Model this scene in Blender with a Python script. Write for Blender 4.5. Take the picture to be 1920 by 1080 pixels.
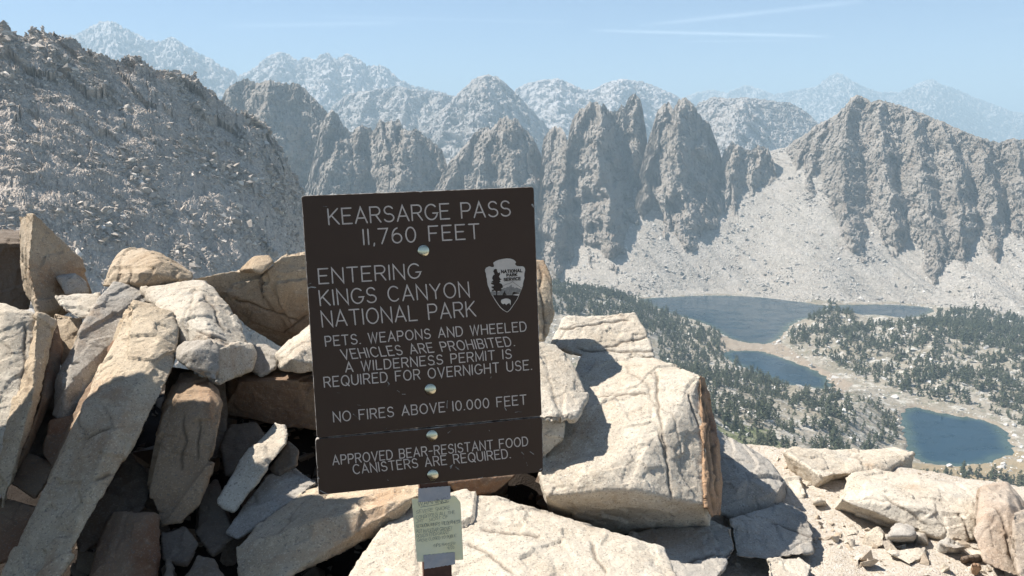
import bpy, bmesh, math, random
import numpy as np
from mathutils import Vector, Matrix
from mathutils.geometry import tessellate_polygon

for o in list(bpy.data.objects):
    bpy.data.objects.remove(o)
SC = bpy.context.scene
COL = SC.collection
R = math.radians
random.seed(7)
RNG = np.random.default_rng(11)

# ------------------------------------------------------------------ camera
CAM_Z = 1.6
F = 1479.0                     # focal length in pixels of the 1920-wide photograph
PITCH = R(10.7)
cam = bpy.data.cameras.new('camera')
cam_o = bpy.data.objects.new('camera', cam)
COL.objects.link(cam_o)
cam.sensor_width = 36.0
cam.lens = 36.0 * F / 1920.0
cam.clip_start = 0.05
cam.clip_end = 60000.0
cam_o.location = (0, 0, CAM_Z)
cam_o.rotation_euler = (R(90) - PITCH, 0, 0)
SC.camera = cam_o

# ------------------------------------------------------------------ sky, sun, exposure
SUN_EL, SUN_LEFT = R(52), R(75)          # elevation; angle to the left of the view direction (+Y)
SUN = Vector((-math.sin(SUN_LEFT) * math.cos(SUN_EL), math.cos(SUN_LEFT) * math.cos(SUN_EL), math.sin(SUN_EL)))
world = bpy.data.worlds.new('World')
SC.world = world
world.use_nodes = True
wn, wl = world.node_tree.nodes, world.node_tree.links
wn.clear()
wout = wn.new('ShaderNodeOutputWorld')
wbg = wn.new('ShaderNodeBackground')
wsky = wn.new('ShaderNodeTexSky')
wsky.sky_type = 'NISHITA'
wsky.sun_disc = False
wsky.sun_elevation = SUN_EL
wsky.sun_rotation = -SUN_LEFT
wsky.altitude = 3000
wsky.air_density = 1.0
wsky.dust_density = 0.8
wsky.ozone_density = 4.0
wbg.inputs['Strength'].default_value = 0.055
wl.new(wbg.outputs[0], wout.inputs[0])

def wmath(op, a, b=None, c=None):
    n = wn.new('ShaderNodeMath'); n.operation = op
    for i, v in enumerate((a, b, c)):
        if v is None: continue
        if isinstance(v, (int, float)): n.inputs[i].default_value = v
        else: wl.new(v, n.inputs[i])
    return n.outputs[0]
# thin cirrus and old contrails high in the sky: streaks along a few great circles
wtc = wn.new('ShaderNodeTexCoord')
wsep = wn.new('ShaderNodeSeparateXYZ'); wl.new(wtc.outputs['Generated'], wsep.inputs[0])
yc = wmath('MAXIMUM', wsep.outputs[1], 0.05)
az = wmath('DIVIDE', wsep.outputs[0], yc)
el = wmath('DIVIDE', wsep.outputs[2], yc)
wn_map = wn.new('ShaderNodeCombineXYZ')
wl.new(wmath('MULTIPLY', az, 5.0), wn_map.inputs[0]); wl.new(wmath('MULTIPLY', el, 70.0), wn_map.inputs[1])
wnoise = wn.new('ShaderNodeTexNoise'); wnoise.inputs['Scale'].default_value = 1.0; wnoise.inputs['Detail'].default_value = 5
wl.new(wn_map.outputs[0], wnoise.inputs['Vector'])
total = None
for (a0, a1, e0, e1, wd, amt) in ((0.09, 0.396, 0.1295, 0.1225, 0.0018, 0.5), (0.2, 0.35, 0.1165, 0.1178, 0.0009, 0.25),
                                 (0.15, 0.43, 0.1345, 0.164, 0.0026, 0.32), (0.58, 0.66, 0.14, 0.145, 0.002, 0.12),
                                 (-0.36, -0.12, 0.134, 0.139, 0.0025, 0.2), (-0.25, 0.08, 0.146, 0.139, 0.002, 0.15)):
    sl = (e1 - e0) / (a1 - a0)
    line = wmath('ADD', wmath('MULTIPLY', wmath('SUBTRACT', az, a0), sl), e0)
    dd = wmath('DIVIDE', wmath('SUBTRACT', el, line), wd)
    g = wmath('POWER', 2.718, wmath('MULTIPLY', wmath('MULTIPLY', dd, dd), -1.0))
    mid, hw = (a0 + a1) / 2, (a1 - a0) / 2
    fade = wmath('MAXIMUM', wmath('SUBTRACT', 1.0, wmath('POWER', wmath('ABSOLUTE', wmath('DIVIDE', wmath('SUBTRACT', az, mid), hw)), 4.0)), 0.0)
    s = wmath('MULTIPLY', wmath('MULTIPLY', g, fade), amt * 0.75)
    total = s if total is None else wmath('ADD', total, s)
streak = wmath('MULTIPLY', total, wmath('MULTIPLY', wnoise.outputs['Fac'], 1.1))
wmix = wn.new('ShaderNodeMix'); wmix.data_type = 'RGBA'
wl.new(streak, wmix.inputs['Factor'])
wl.new(wsky.outputs[0], wmix.inputs[6])
wmix.inputs[7].default_value = (15.0, 16.0, 17.5, 1)
wl.new(wmix.outputs[2], wbg.inputs['Color'])

sun = bpy.data.lights.new('sun', 'SUN')
sun.energy = 4.2
sun.angle = R(0.53)
sun.color = (1.0, 0.955, 0.89)
sun_o = bpy.data.objects.new('sun', sun)
COL.objects.link(sun_o)
sun_o.location = (0, 0, 30)
sun_o.rotation_euler = SUN.to_track_quat('Z', 'Y').to_euler()

SC.view_settings.view_transform = 'Standard'
SC.view_settings.look = 'None'
SC.view_settings.gamma = 1.0
SC.view_settings.exposure = 1.42
SC.view_settings.use_curve_mapping = False
cy = SC.cycles
cy.use_denoising = True
cy.use_adaptive_sampling = True
cy.adaptive_threshold = 0.02
cy.max_bounces = 6
cy.diffuse_bounces = 3
cy.glossy_bounces = 3
cy.transmission_bounces = 2
cy.volume_bounces = 0
cy.transparent_max_bounces = 6

# ------------------------------------------------------------------ pixel <-> world
CP, SP = math.cos(PITCH), math.sin(PITCH)
def P(px, py, d):
    """world point seen at photo pixel (px,py) at depth d along the view axis"""
    a, b = (px - 960.0) / F, (py - 540.0) / F
    return np.array((a * d, d * (CP - b * SP), CAM_Z - d * (SP + b * CP)))
def PY(px, py, y):
    """world point seen at (px,py) at forward distance y (arrays allowed)"""
    a, b = (np.asarray(px, float) - 960.0) / F, (np.asarray(py, float) - 540.0) / F
    d = y / (CP - b * SP)
    return np.stack(np.broadcast_arrays(a * d, y, CAM_Z - d * (SP + b * CP)), -1)
def PZ(px, py, z):
    a, b = (np.asarray(px, float) - 960.0) / F, (np.asarray(py, float) - 540.0) / F
    d = (CAM_Z - z) / (SP + b * CP)
    return np.stack(np.broadcast_arrays(a * d, d * (CP - b * SP), np.asarray(z, float)), -1)
def proj(p):
    p = np.asarray(p, float)
    x, y, z = p[..., 0], p[..., 1], p[..., 2] - CAM_Z
    d = y * CP - z * SP
    d = np.where(d > 0.01, d, 0.01)
    v = -(y * SP + z * CP)
    return np.stack((960 + F * x / d, 540 + F * v / d, d), -1)

# ------------------------------------------------------------------ numpy noise
_perm = np.random.default_rng(3).permutation(256).astype(np.int64)
_perm = np.concatenate((_perm, _perm, _perm))
_g = np.random.default_rng(4).normal(size=(256, 3)); _g /= np.linalg.norm(_g, axis=1)[:, None]
def perlin(p):
    p = np.asarray(p, float)
    i = np.floor(p).astype(np.int64); f = p - i; i &= 255
    u = f * f * f * (f * (f * 6 - 15) + 10)
    out = 0
    for dx in (0, 1):
        wx = u[..., 0] if dx else 1 - u[..., 0]
        hx = _perm[i[..., 0] + dx]
        for dy in (0, 1):
            wy = wx * (u[..., 1] if dy else 1 - u[..., 1])
            hy = _perm[hx + i[..., 1] + dy]
            for dz in (0, 1):
                w = wy * (u[..., 2] if dz else 1 - u[..., 2])
                g = _g[_perm[hy + i[..., 2] + dz] & 255]
                out = out + w * (g[..., 0] * (f[..., 0] - dx) + g[..., 1] * (f[..., 1] - dy) + g[..., 2] * (f[..., 2] - dz))
    return out * 1.6
def fbm(p, oct=4, gain=0.5, lac=2.03):
    s, a = 0, 1.0
    for k in range(oct):
        s = s + a * perlin(p + 17.3 * k); p = p * lac; a *= gain
    return s
def ridged(p, oct=4, gain=0.5, lac=2.1):
    s, a = 0, 1.0
    for k in range(oct):
        n = 1 - np.abs(perlin(p + 31.7 * k)); s = s + a * (n * n - 0.55); p = p * lac; a *= gain
    return s
def sstep(a, b, x):
    t = np.clip((x - a) / (b - a), 0, 1); return t * t * (3 - 2 * t)

# ------------------------------------------------------------------ object helpers
def tag(o, label=None, cat=None, group=None, kind=None):
    if label: o['label'] = label
    if cat: o['category'] = cat
    if group: o['group'] = group
    if kind: o['kind'] = kind
    return o
def empty(name, loc=(0, 0, 0)):
    o = bpy.data.objects.new(name, None); o.location = loc; COL.objects.link(o)
    return o
def mesh_np(name, verts, faces, mat=None, parent=None, smooth=False, matidx=None):
    """verts (n,3), faces (m,k) with constant k or a list of such arrays"""
    me = bpy.data.meshes.new(name)
    verts = np.asarray(verts, np.float32).reshape(-1, 3)
    fl = faces if isinstance(faces, list) else [np.asarray(faces)]
    fl = [np.asarray(f, np.int32) for f in fl if len(f)]
    nf = sum(len(f) for f in fl)
    loops = np.concatenate([f.ravel() for f in fl])
    sizes = np.concatenate([np.full(len(f), f.shape[1], np.int32) for f in fl])
    starts = np.concatenate(([0], np.cumsum(sizes)[:-1])).astype(np.int32)
    me.vertices.add(len(verts)); me.vertices.foreach_set('co', verts.ravel())
    me.loops.add(len(loops)); me.loops.foreach_set('vertex_index', loops.astype(np.int32))
    me.polygons.add(nf); me.polygons.foreach_set('loop_start', starts); me.polygons.foreach_set('loop_total', sizes)
    me.polygons.foreach_set('use_smooth', np.full(nf, smooth))
    if matidx is not None: me.polygons.foreach_set('material_index', np.asarray(matidx, np.int32))
    me.update(calc_edges=True)
    me.validate()
    for m in (mat if isinstance(mat, (list, tuple)) else [mat]):
        if m: me.materials.append(m)
    o = bpy.data.objects.new(name, me); COL.objects.link(o)
    if parent: o.parent = parent
    return o
def set_attr(o, name, vals):
    a = o.data.attributes.new(name, 'FLOAT', 'POINT')
    a.data.foreach_set('value', np.asarray(vals, np.float32).ravel())
def grid_faces(nr, nc):
    i = np.arange(nr - 1)[:, None] * nc + np.arange(nc - 1)[None, :]
    i = i.ravel()
    return np.stack((i, i + 1, i + nc + 1, i + nc), -1)
def in_poly(x, y, poly):
    poly = np.asarray(poly, float); r = np.zeros(np.shape(x), bool)
    j = len(poly) - 1
    for i in range(len(poly)):
        xi, yi = poly[i]; xj, yj = poly[j]
        c = ((yi > y) != (yj > y)) & (x < (xj - xi) * (y - yi) / (yj - yi + 1e-12) + xi)
        r ^= c; j = i
    return r
def dist_poly(x, y, poly):
    """signed distance to a polygon, negative inside"""
    poly = np.asarray(poly, float); d = np.full(np.shape(x), 1e18)
    for i in range(len(poly)):
        a, b = poly[i - 1], poly[i]; e = b - a
        t = np.clip(((x - a[0]) * e[0] + (y - a[1]) * e[1]) / (e @ e + 1e-12), 0, 1)
        d = np.minimum(d, (x - a[0] - t * e[0]) ** 2 + (y - a[1] - t * e[1]) ** 2)
    d = np.sqrt(d)
    return np.where(in_poly(x, y, poly), -d, d)

# ------------------------------------------------------------------ materials
class NT:
    def __init__(self, name):
        self.m = bpy.data.materials.new(name); self.m.use_nodes = True
        self.n, self.l = self.m.node_tree.nodes, self.m.node_tree.links
        self.b = self.n['Principled BSDF']
        self.b.inputs['Roughness'].default_value = 0.9
        self.b.inputs['Specular IOR Level'].default_value = 0.2
        self.tc = self.n.new('ShaderNodeTexCoord').outputs['Object']
    def set(self, sock, v):
        if isinstance(v, bpy.types.NodeSocket): self.l.new(v, sock)
        elif isinstance(v, (tuple, list)) and len(v) == 3 and sock.type == 'RGBA': sock.default_value = (*v, 1)
        else: sock.default_value = v
    def noise(self, scale, detail=4, rough=0.55, vec=None, out='Fac', stretch=None, distort=0):
        n = self.n.new('ShaderNodeTexNoise')
        n.inputs['Scale'].default_value = scale; n.inputs['Detail'].default_value = detail; n.inputs['Roughness'].default_value = rough
        n.inputs['Distortion'].default_value = distort
        v = vec or self.tc
        if stretch:
            mp = self.n.new('ShaderNodeMapping'); mp.inputs['Scale'].default_value = stretch
            self.l.new(v, mp.inputs[0]); v = mp.outputs[0]
        self.l.new(v, n.inputs['Vector'])
        return n.outputs[out]
    def voronoi(self, scale, feature='F1', vec=None, stretch=None, out='Distance'):
        n = self.n.new('ShaderNodeTexVoronoi'); n.feature = feature; n.inputs['Scale'].default_value = scale
        v = vec or self.tc
        if stretch:
            mp = self.n.new('ShaderNodeMapping'); mp.inputs['Scale'].default_value = stretch
            self.l.new(v, mp.inputs[0]); v = mp.outputs[0]
        self.l.new(v, n.inputs['Vector'])
        return n.outputs[out]
    def ramp(self, fac, a, b, lo=0.0, hi=1.0):
        n = self.n.new('ShaderNodeMapRange'); n.inputs[1].default_value = a; n.inputs[2].default_value = b
        n.inputs[3].default_value = lo; n.inputs[4].default_value = hi
        n.interpolation_type = 'SMOOTHSTEP'
        self.l.new(fac, n.inputs[0]); return n.outputs[0]
    def math(self, op, a, b=None):
        n = self.n.new('ShaderNodeMath'); n.operation = op
        self.set(n.inputs[0], a)
        if b is not None: self.set(n.inputs[1], b)
        return n.outputs[0]
    def mix(self, fac, a, b, mode='MIX'):
        n = self.n.new('ShaderNodeMix'); n.data_type = 'RGBA'; n.blend_type = mode
        self.set(n.inputs['Factor'], fac); self.set(n.inputs[6], a); self.set(n.inputs[7], b)
        return n.outputs[2]
    def attr(self, name):
        n = self.n.new('ShaderNodeAttribute'); n.attribute_name = name; return n.outputs['Fac']
    def rand(self):
        return self.n.new('ShaderNodeObjectInfo').outputs['Random']
    def island(self):
        return self.n.new('ShaderNodeNewGeometry').outputs['Random Per Island']
    def nz(self):
        g = self.n.new('ShaderNodeNewGeometry'); s = self.n.new('ShaderNodeSeparateXYZ')
        self.l.new(g.outputs['True Normal'], s.inputs[0]); return s.outputs[2]
    def bump(self, h, dist, strength=1.0, prev=None):
        n = self.n.new('ShaderNodeBump'); n.inputs['Distance'].default_value = dist; n.inputs['Strength'].default_value = strength
        self.l.new(h, n.inputs['Height'])
        if prev: self.l.new(prev, n.inputs['Normal'])
        return n.outputs[0]
    def done(self, color, normal=None, rough=None):
        self.set(self.b.inputs['Base Color'], color)
        if normal: self.l.new(normal, self.b.inputs['Normal'])
        if rough is not None: self.set(self.b.inputs['Roughness'], rough)
        return self.m
M = {}
def granite(name, base, alt, stain, stain_lo=0.58, stain_hi=0.75, stain_amt=0.7, lichen=0.35, dark=(0.16, 0.14, 0.12)):
    """coarse speckled granite: two tones, iron stains, lichen patches, black mica flecks, hairline cracks"""
    t = NT(name)
    rv = t.rand()
    off = t.n.new('ShaderNodeVectorMath'); off.operation = 'ADD'
    cmb = t.n.new('ShaderNodeCombineXYZ')
    for i in range(3): t.l.new(t.math('MULTIPLY', rv, 37.0 + 13 * i), cmb.inputs[i])
    t.l.new(t.tc, off.inputs[0]); t.l.new(cmb.outputs[0], off.inputs[1]); v = off.outputs[0]
    c = t.mix(t.ramp(t.noise(3.2, 5, 0.6, v), 0.35, 0.65), base, alt)
    c = t.mix(t.math('MULTIPLY', t.ramp(t.noise(2.1, 6, 0.62, v, distort=0.6), stain_lo, stain_hi), stain_amt), c, stain)
    c = t.mix(t.math('MULTIPLY', t.ramp(t.noise(5.5, 7, 0.7, v), 0.56, 0.68), lichen), c, (min(0.30, base[0] * 0.8), min(0.29, base[1] * 0.85), min(0.27, base[2] * 0.9)))
    c = t.mix(t.math('MULTIPLY', t.ramp(t.noise(26, 4, 0.65, v), 0.5, 0.72), 0.35), c, tuple(min(0.66, q * 1.35) for q in base))
    fleck = t.ramp(t.noise(120, 2, 0.6, v), 0.585, 0.65)
    c = t.mix(t.math('MULTIPLY', fleck, 0.62), c, dark)
    pale = t.ramp(t.noise(165, 1, 0.5, v), 0.60, 0.68)
    c = t.mix(t.math('MULTIPLY', pale, 0.4), c, tuple(min(0.75, q * 1.6) for q in base))
    c = t.mix(t.math('MULTIPLY', t.attr('crack'), 0.75), c, (0.09, 0.065, 0.045))
    h1 = t.noise(42, 6, 0.68, v); h2 = t.noise(170, 3, 0.7, v); h3 = t.noise(11, 5, 0.6, v, stretch=(1, 1, 2.2))
    nb = t.bump(h3, 0.010, 0.4); nb = t.bump(h1, 0.006, 0.8, nb); nb = t.bump(h2, 0.005, 0.7, nb)
    return t.done(c, nb, 0.88)
M['granite'] = granite('pale_granite', (0.505, 0.448, 0.368), (0.425, 0.36, 0.28), (0.344, 0.215, 0.120))
M['tan'] = granite('tan_granite', (0.404, 0.327, 0.237), (0.327, 0.245, 0.163), (0.292, 0.155, 0.077), 0.52, 0.7, 0.65, 0.25)
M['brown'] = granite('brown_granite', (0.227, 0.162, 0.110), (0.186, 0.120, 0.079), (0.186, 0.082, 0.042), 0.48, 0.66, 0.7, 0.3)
M['grey'] = granite('grey_granite', (0.370, 0.340, 0.297), (0.301, 0.267, 0.224), (0.292, 0.189, 0.112), 0.6, 0.75, 0.6, 0.5)
M['rust'] = granite('rust_granite', (0.36, 0.235, 0.145), (0.27, 0.17, 0.105), (0.17, 0.10, 0.07), 0.45, 0.62, 0.8, 0.1)
M['buff'] = granite('buff_granite', (0.48, 0.395, 0.29), (0.41, 0.32, 0.22), (0.34, 0.20, 0.11), 0.55, 0.72, 0.6, 0.3)
M['tan_shaded'] = granite('shaded_tan_granite', (0.31, 0.225, 0.15), (0.25, 0.17, 0.105), (0.24, 0.12, 0.06), 0.5, 0.7, 0.6, 0.35)  # tan rock darkened, the shade of the pit put into its colour
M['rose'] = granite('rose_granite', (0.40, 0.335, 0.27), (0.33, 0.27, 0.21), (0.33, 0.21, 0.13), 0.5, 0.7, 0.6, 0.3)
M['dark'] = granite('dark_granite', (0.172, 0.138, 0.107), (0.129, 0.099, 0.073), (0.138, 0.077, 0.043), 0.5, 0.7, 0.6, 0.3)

def gravel_mat():
    t = NT('gravel')
    c = t.mix(t.noise(5, 5), (0.49, 0.43, 0.35), (0.42, 0.355, 0.28))
    c = t.mix(t.ramp(t.noise(60, 3, 0.7), 0.45, 0.62), c, (0.53, 0.48, 0.415))
    c = t.mix(t.math('MULTIPLY', t.ramp(t.noise(95, 3), 0.57, 0.66), 0.6), c, (0.23, 0.17, 0.12))
    c = t.mix(t.attr('soil_shade'), c, (0.028, 0.021, 0.016))  # dark soil, blackened further for the shade between the piled rocks
    h = t.voronoi(140); nb = t.bump(h, 0.005, 0.7); nb = t.bump(t.noise(140, 4, 0.7), 0.008, 0.8, nb)
    return t.done(c, nb, 0.95)
M['gravel'] = gravel_mat()
def pebble_mat():
    t = NT('gravel_stones')
    c = t.mix(t.island(), (0.53, 0.47, 0.385), (0.36, 0.28, 0.2))
    c = t.mix(t.math('MULTIPLY', t.ramp(t.noise(120, 2), 0.56, 0.65), 0.5), c, (0.2, 0.16, 0.13))
    return t.done(c, t.bump(t.noise(120, 4, 0.7), 0.006, 0.8), 0.9)
M['pebble'] = pebble_mat()

def crag(name, base, alt, brown, scale=1.0, rockattr=False, talus=(0.42, 0.40, 0.37), bumpd=3.0, loose=False, fl=1.0):
    t = NT(name)
    s = scale
    c = t.mix(t.ramp(t.noise(0.011 * s, 6, 0.62, stretch=(1, 1, 0.22)), 0.38, 0.62), base, alt)
    c = t.mix(t.math('MULTIPLY', t.ramp(t.noise(0.02 * s, 6, 0.65, stretch=(1, 1, 0.25), distort=1.0), 0.5, 0.7), 0.6), c, brown)
    c = t.mix(t.math('MULTIPLY', t.ramp(t.noise(0.16 * s, 5, 0.7), 0.44, 0.66), 0.5 * fl), c, (base[0] * 0.62, base[1] * 0.62, base[2] * 0.63))
    c = t.mix(t.math('MULTIPLY', t.ramp(t.noise(0.35 * s, 3, 0.7), 0.55, 0.7), 0.4 * fl), c, (min(1, base[0] * 1.4), min(1, base[1] * 1.4), min(1, base[2] * 1.4)))
    if rockattr:
        c2 = t.mix(t.noise(0.03 * s, 5), talus, (talus[0] * 0.88, talus[1] * 0.87, talus[2] * 0.85))
        c2 = t.mix(t.math('MULTIPLY', t.ramp(t.noise(0.4 * s, 3, 0.7), 0.5, 0.68), 0.35), c2, (0.22, 0.21, 0.2))
        c = t.mix(t.attr('rock'), c2, c)
    nb = t.bump(t.noise(0.14 * s, 8, 0.75, stretch=(1, 1, 0.3 if not loose else 1)), bumpd * 2.2, 0.9)
    nb = t.bump(t.voronoi(0.22 * s, stretch=(1, 1, 0.3 if not loose else 1)), bumpd, 0.35 if not loose else 0.9, nb)
    if loose:
        g = t.noise(0.085 * s, 6, 0.75)
        c = t.mix(t.math('MULTIPLY', t.ramp(g, 0.5, 0.66), 0.5), c, (min(1, base[0] * 1.5), min(1, base[1] * 1.5), min(1, base[2] * 1.5)))
        c = t.mix(t.math('MULTIPLY', t.ramp(g, 0.5, 0.36), 0.45), c, (base[0] * 0.5, base[1] * 0.5, base[2] * 0.52))
    return t.done(c, nb, 0.95)
M['scree'] = crag('scree_slope', (0.471, 0.402, 0.335), (0.389, 0.330, 0.273), (0.366, 0.275, 0.198), 3.2, bumpd=0.35, loose=True)
M['pinnacle'] = crag('pinnacle_rock', (0.318, 0.284, 0.245), (0.241, 0.211, 0.176), (0.189, 0.142, 0.103), 1.3, bumpd=2.2)
M['talus'] = crag('talus', (0.396, 0.360, 0.313), (0.340, 0.305, 0.258), (0.316, 0.261, 0.206), 1.6, bumpd=1.4, loose=True)
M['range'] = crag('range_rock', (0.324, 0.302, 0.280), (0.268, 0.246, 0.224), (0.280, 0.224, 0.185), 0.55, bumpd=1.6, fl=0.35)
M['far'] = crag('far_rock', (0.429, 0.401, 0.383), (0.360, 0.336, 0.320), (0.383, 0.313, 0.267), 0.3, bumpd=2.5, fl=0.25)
def isl(name, a, b, c_):
    t = NT(name)
    r = t.island()
    c = t.mix(r, a, b)
    c = t.mix(t.ramp(r, 0.8, 0.95), c, c_)
    return t.done(c, None, 0.95)
M['scree_rock'] = isl('scree_rocks', (0.273, 0.237, 0.200), (0.456, 0.397, 0.335), (0.627, 0.554, 0.469))
M['talus_rock'] = isl('talus_rocks', (0.261, 0.237, 0.210), (0.411, 0.384, 0.340), (0.554, 0.523, 0.475))
M['valley_rock'] = isl('valley_rocks', (0.40, 0.38, 0.35), (0.55, 0.53, 0.49), (0.68, 0.66, 0.62))
def valley_mat():
    t = NT('valley_ground')
    c = t.mix(t.ramp(t.noise(0.012, 6, 0.65), 0.4, 0.6), (0.30, 0.262, 0.21), (0.215, 0.185, 0.135))
    c = t.mix(t.math('MULTIPLY', t.ramp(t.noise(0.06, 6, 0.7), 0.5, 0.62), 0.8), c, (0.47, 0.44, 0.385))
    c = t.mix(t.math('MULTIPLY', t.ramp(t.noise(0.1, 5, 0.7), 0.54, 0.66), 0.75), c, (0.12, 0.125, 0.08))
    c = t.mix(t.attr('shore'), c, (0.27, 0.215, 0.16))
    c = t.mix(t.math('MULTIPLY', t.attr('meadow'), t.ramp(t.noise(0.05, 5, 0.7), 0.35, 0.5)), c, (0.14, 0.15, 0.07))
    c = t.mix(t.math('MULTIPLY', t.attr('dry'), t.ramp(t.noise(0.04, 5, 0.7), 0.3, 0.5)), c, (0.27, 0.21, 0.13))
    return t.done(c, t.bump(t.noise(0.2, 7, 0.7), 2.0, 0.8), 0.95)
M['valley'] = valley_mat()
def water_mat():
    t = NT('lake_water')
    c = t.mix(t.ramp(t.attr('depth'), 1.0, 16.0), (0.042, 0.07, 0.062), (0.007, 0.03, 0.05))
    t.b.inputs['Specular IOR Level'].default_value = 0.2
    return t.done(c, t.bump(t.noise(0.5, 4, 0.6, stretch=(1, 0.5, 1)), 0.12, 0.35), t.ramp(t.noise(0.02, 4, 0.6, stretch=(1, 2.5, 1)), 0.35, 0.65, 0.08, 0.3))
M['water'] = water_mat()
def plain(name, col, rough=0.7, metal=0.0, bump=None, var=None):
    t = NT(name); t.b.inputs['Metallic'].default_value = metal
    c = col
    if var: c = t.mix(t.ramp(t.noise(var[0], 5, 0.65), 0.35, 0.65), col, var[1])
    return t.done(c, t.bump(t.noise(bump[0], 4), bump[1], 0.6) if bump else None, rough)
def foliage(name, a, b):
    t = NT(name)
    c = t.mix(t.island(), a, b)
    c = t.mix(t.rand(), c, (a[0] * 1.3, a[1] * 1.15, a[2]), 'MIX') if False else c
    return t.done(c, None, 0.9)
M['needles'] = foliage('pine_needles', (0.042, 0.052, 0.032), (0.085, 0.092, 0.052))
M['bark'] = plain('pine_bark', (0.17, 0.125, 0.09), 0.95, var=(3, (0.11, 0.085, 0.065)))
# ================================================================== TERRAIN
ZL = -330.0                                       # water level of the lakes
def interp(pts, x):
    p = np.asarray(pts, float); return np.interp(x, p[:, 0], p[:, 1])

def cells(p, seed=0):
    """angular block relief: every Voronoi cell is a plane of its own tilt; returns about -1..1"""
    i0 = np.floor(p).astype(np.int64); best = np.full(p.shape[:-1], 9e9); val = np.zeros(p.shape[:-1])
    for dx in (-1, 0, 1):
        for dy in (-1, 0, 1):
            for dz in (-1, 0, 1):
                c = i0 + np.array((dx, dy, dz))
                h = _perm[_perm[_perm[(c[..., 0] + seed) & 255] + (c[..., 1] & 255)] + (c[..., 2] & 255)]
                h2 = _perm[h + 77]
                e = p - (c + 0.5 + 0.42 * _g[h])
                d = (e * e).sum(-1)
                v = (e * _g[h2]).sum(-1) * 1.5 + _g[h2][..., 1] * 0.55
                k = d < best
                best = np.where(k, d, best); val = np.where(k, v, val)
    return val

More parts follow.
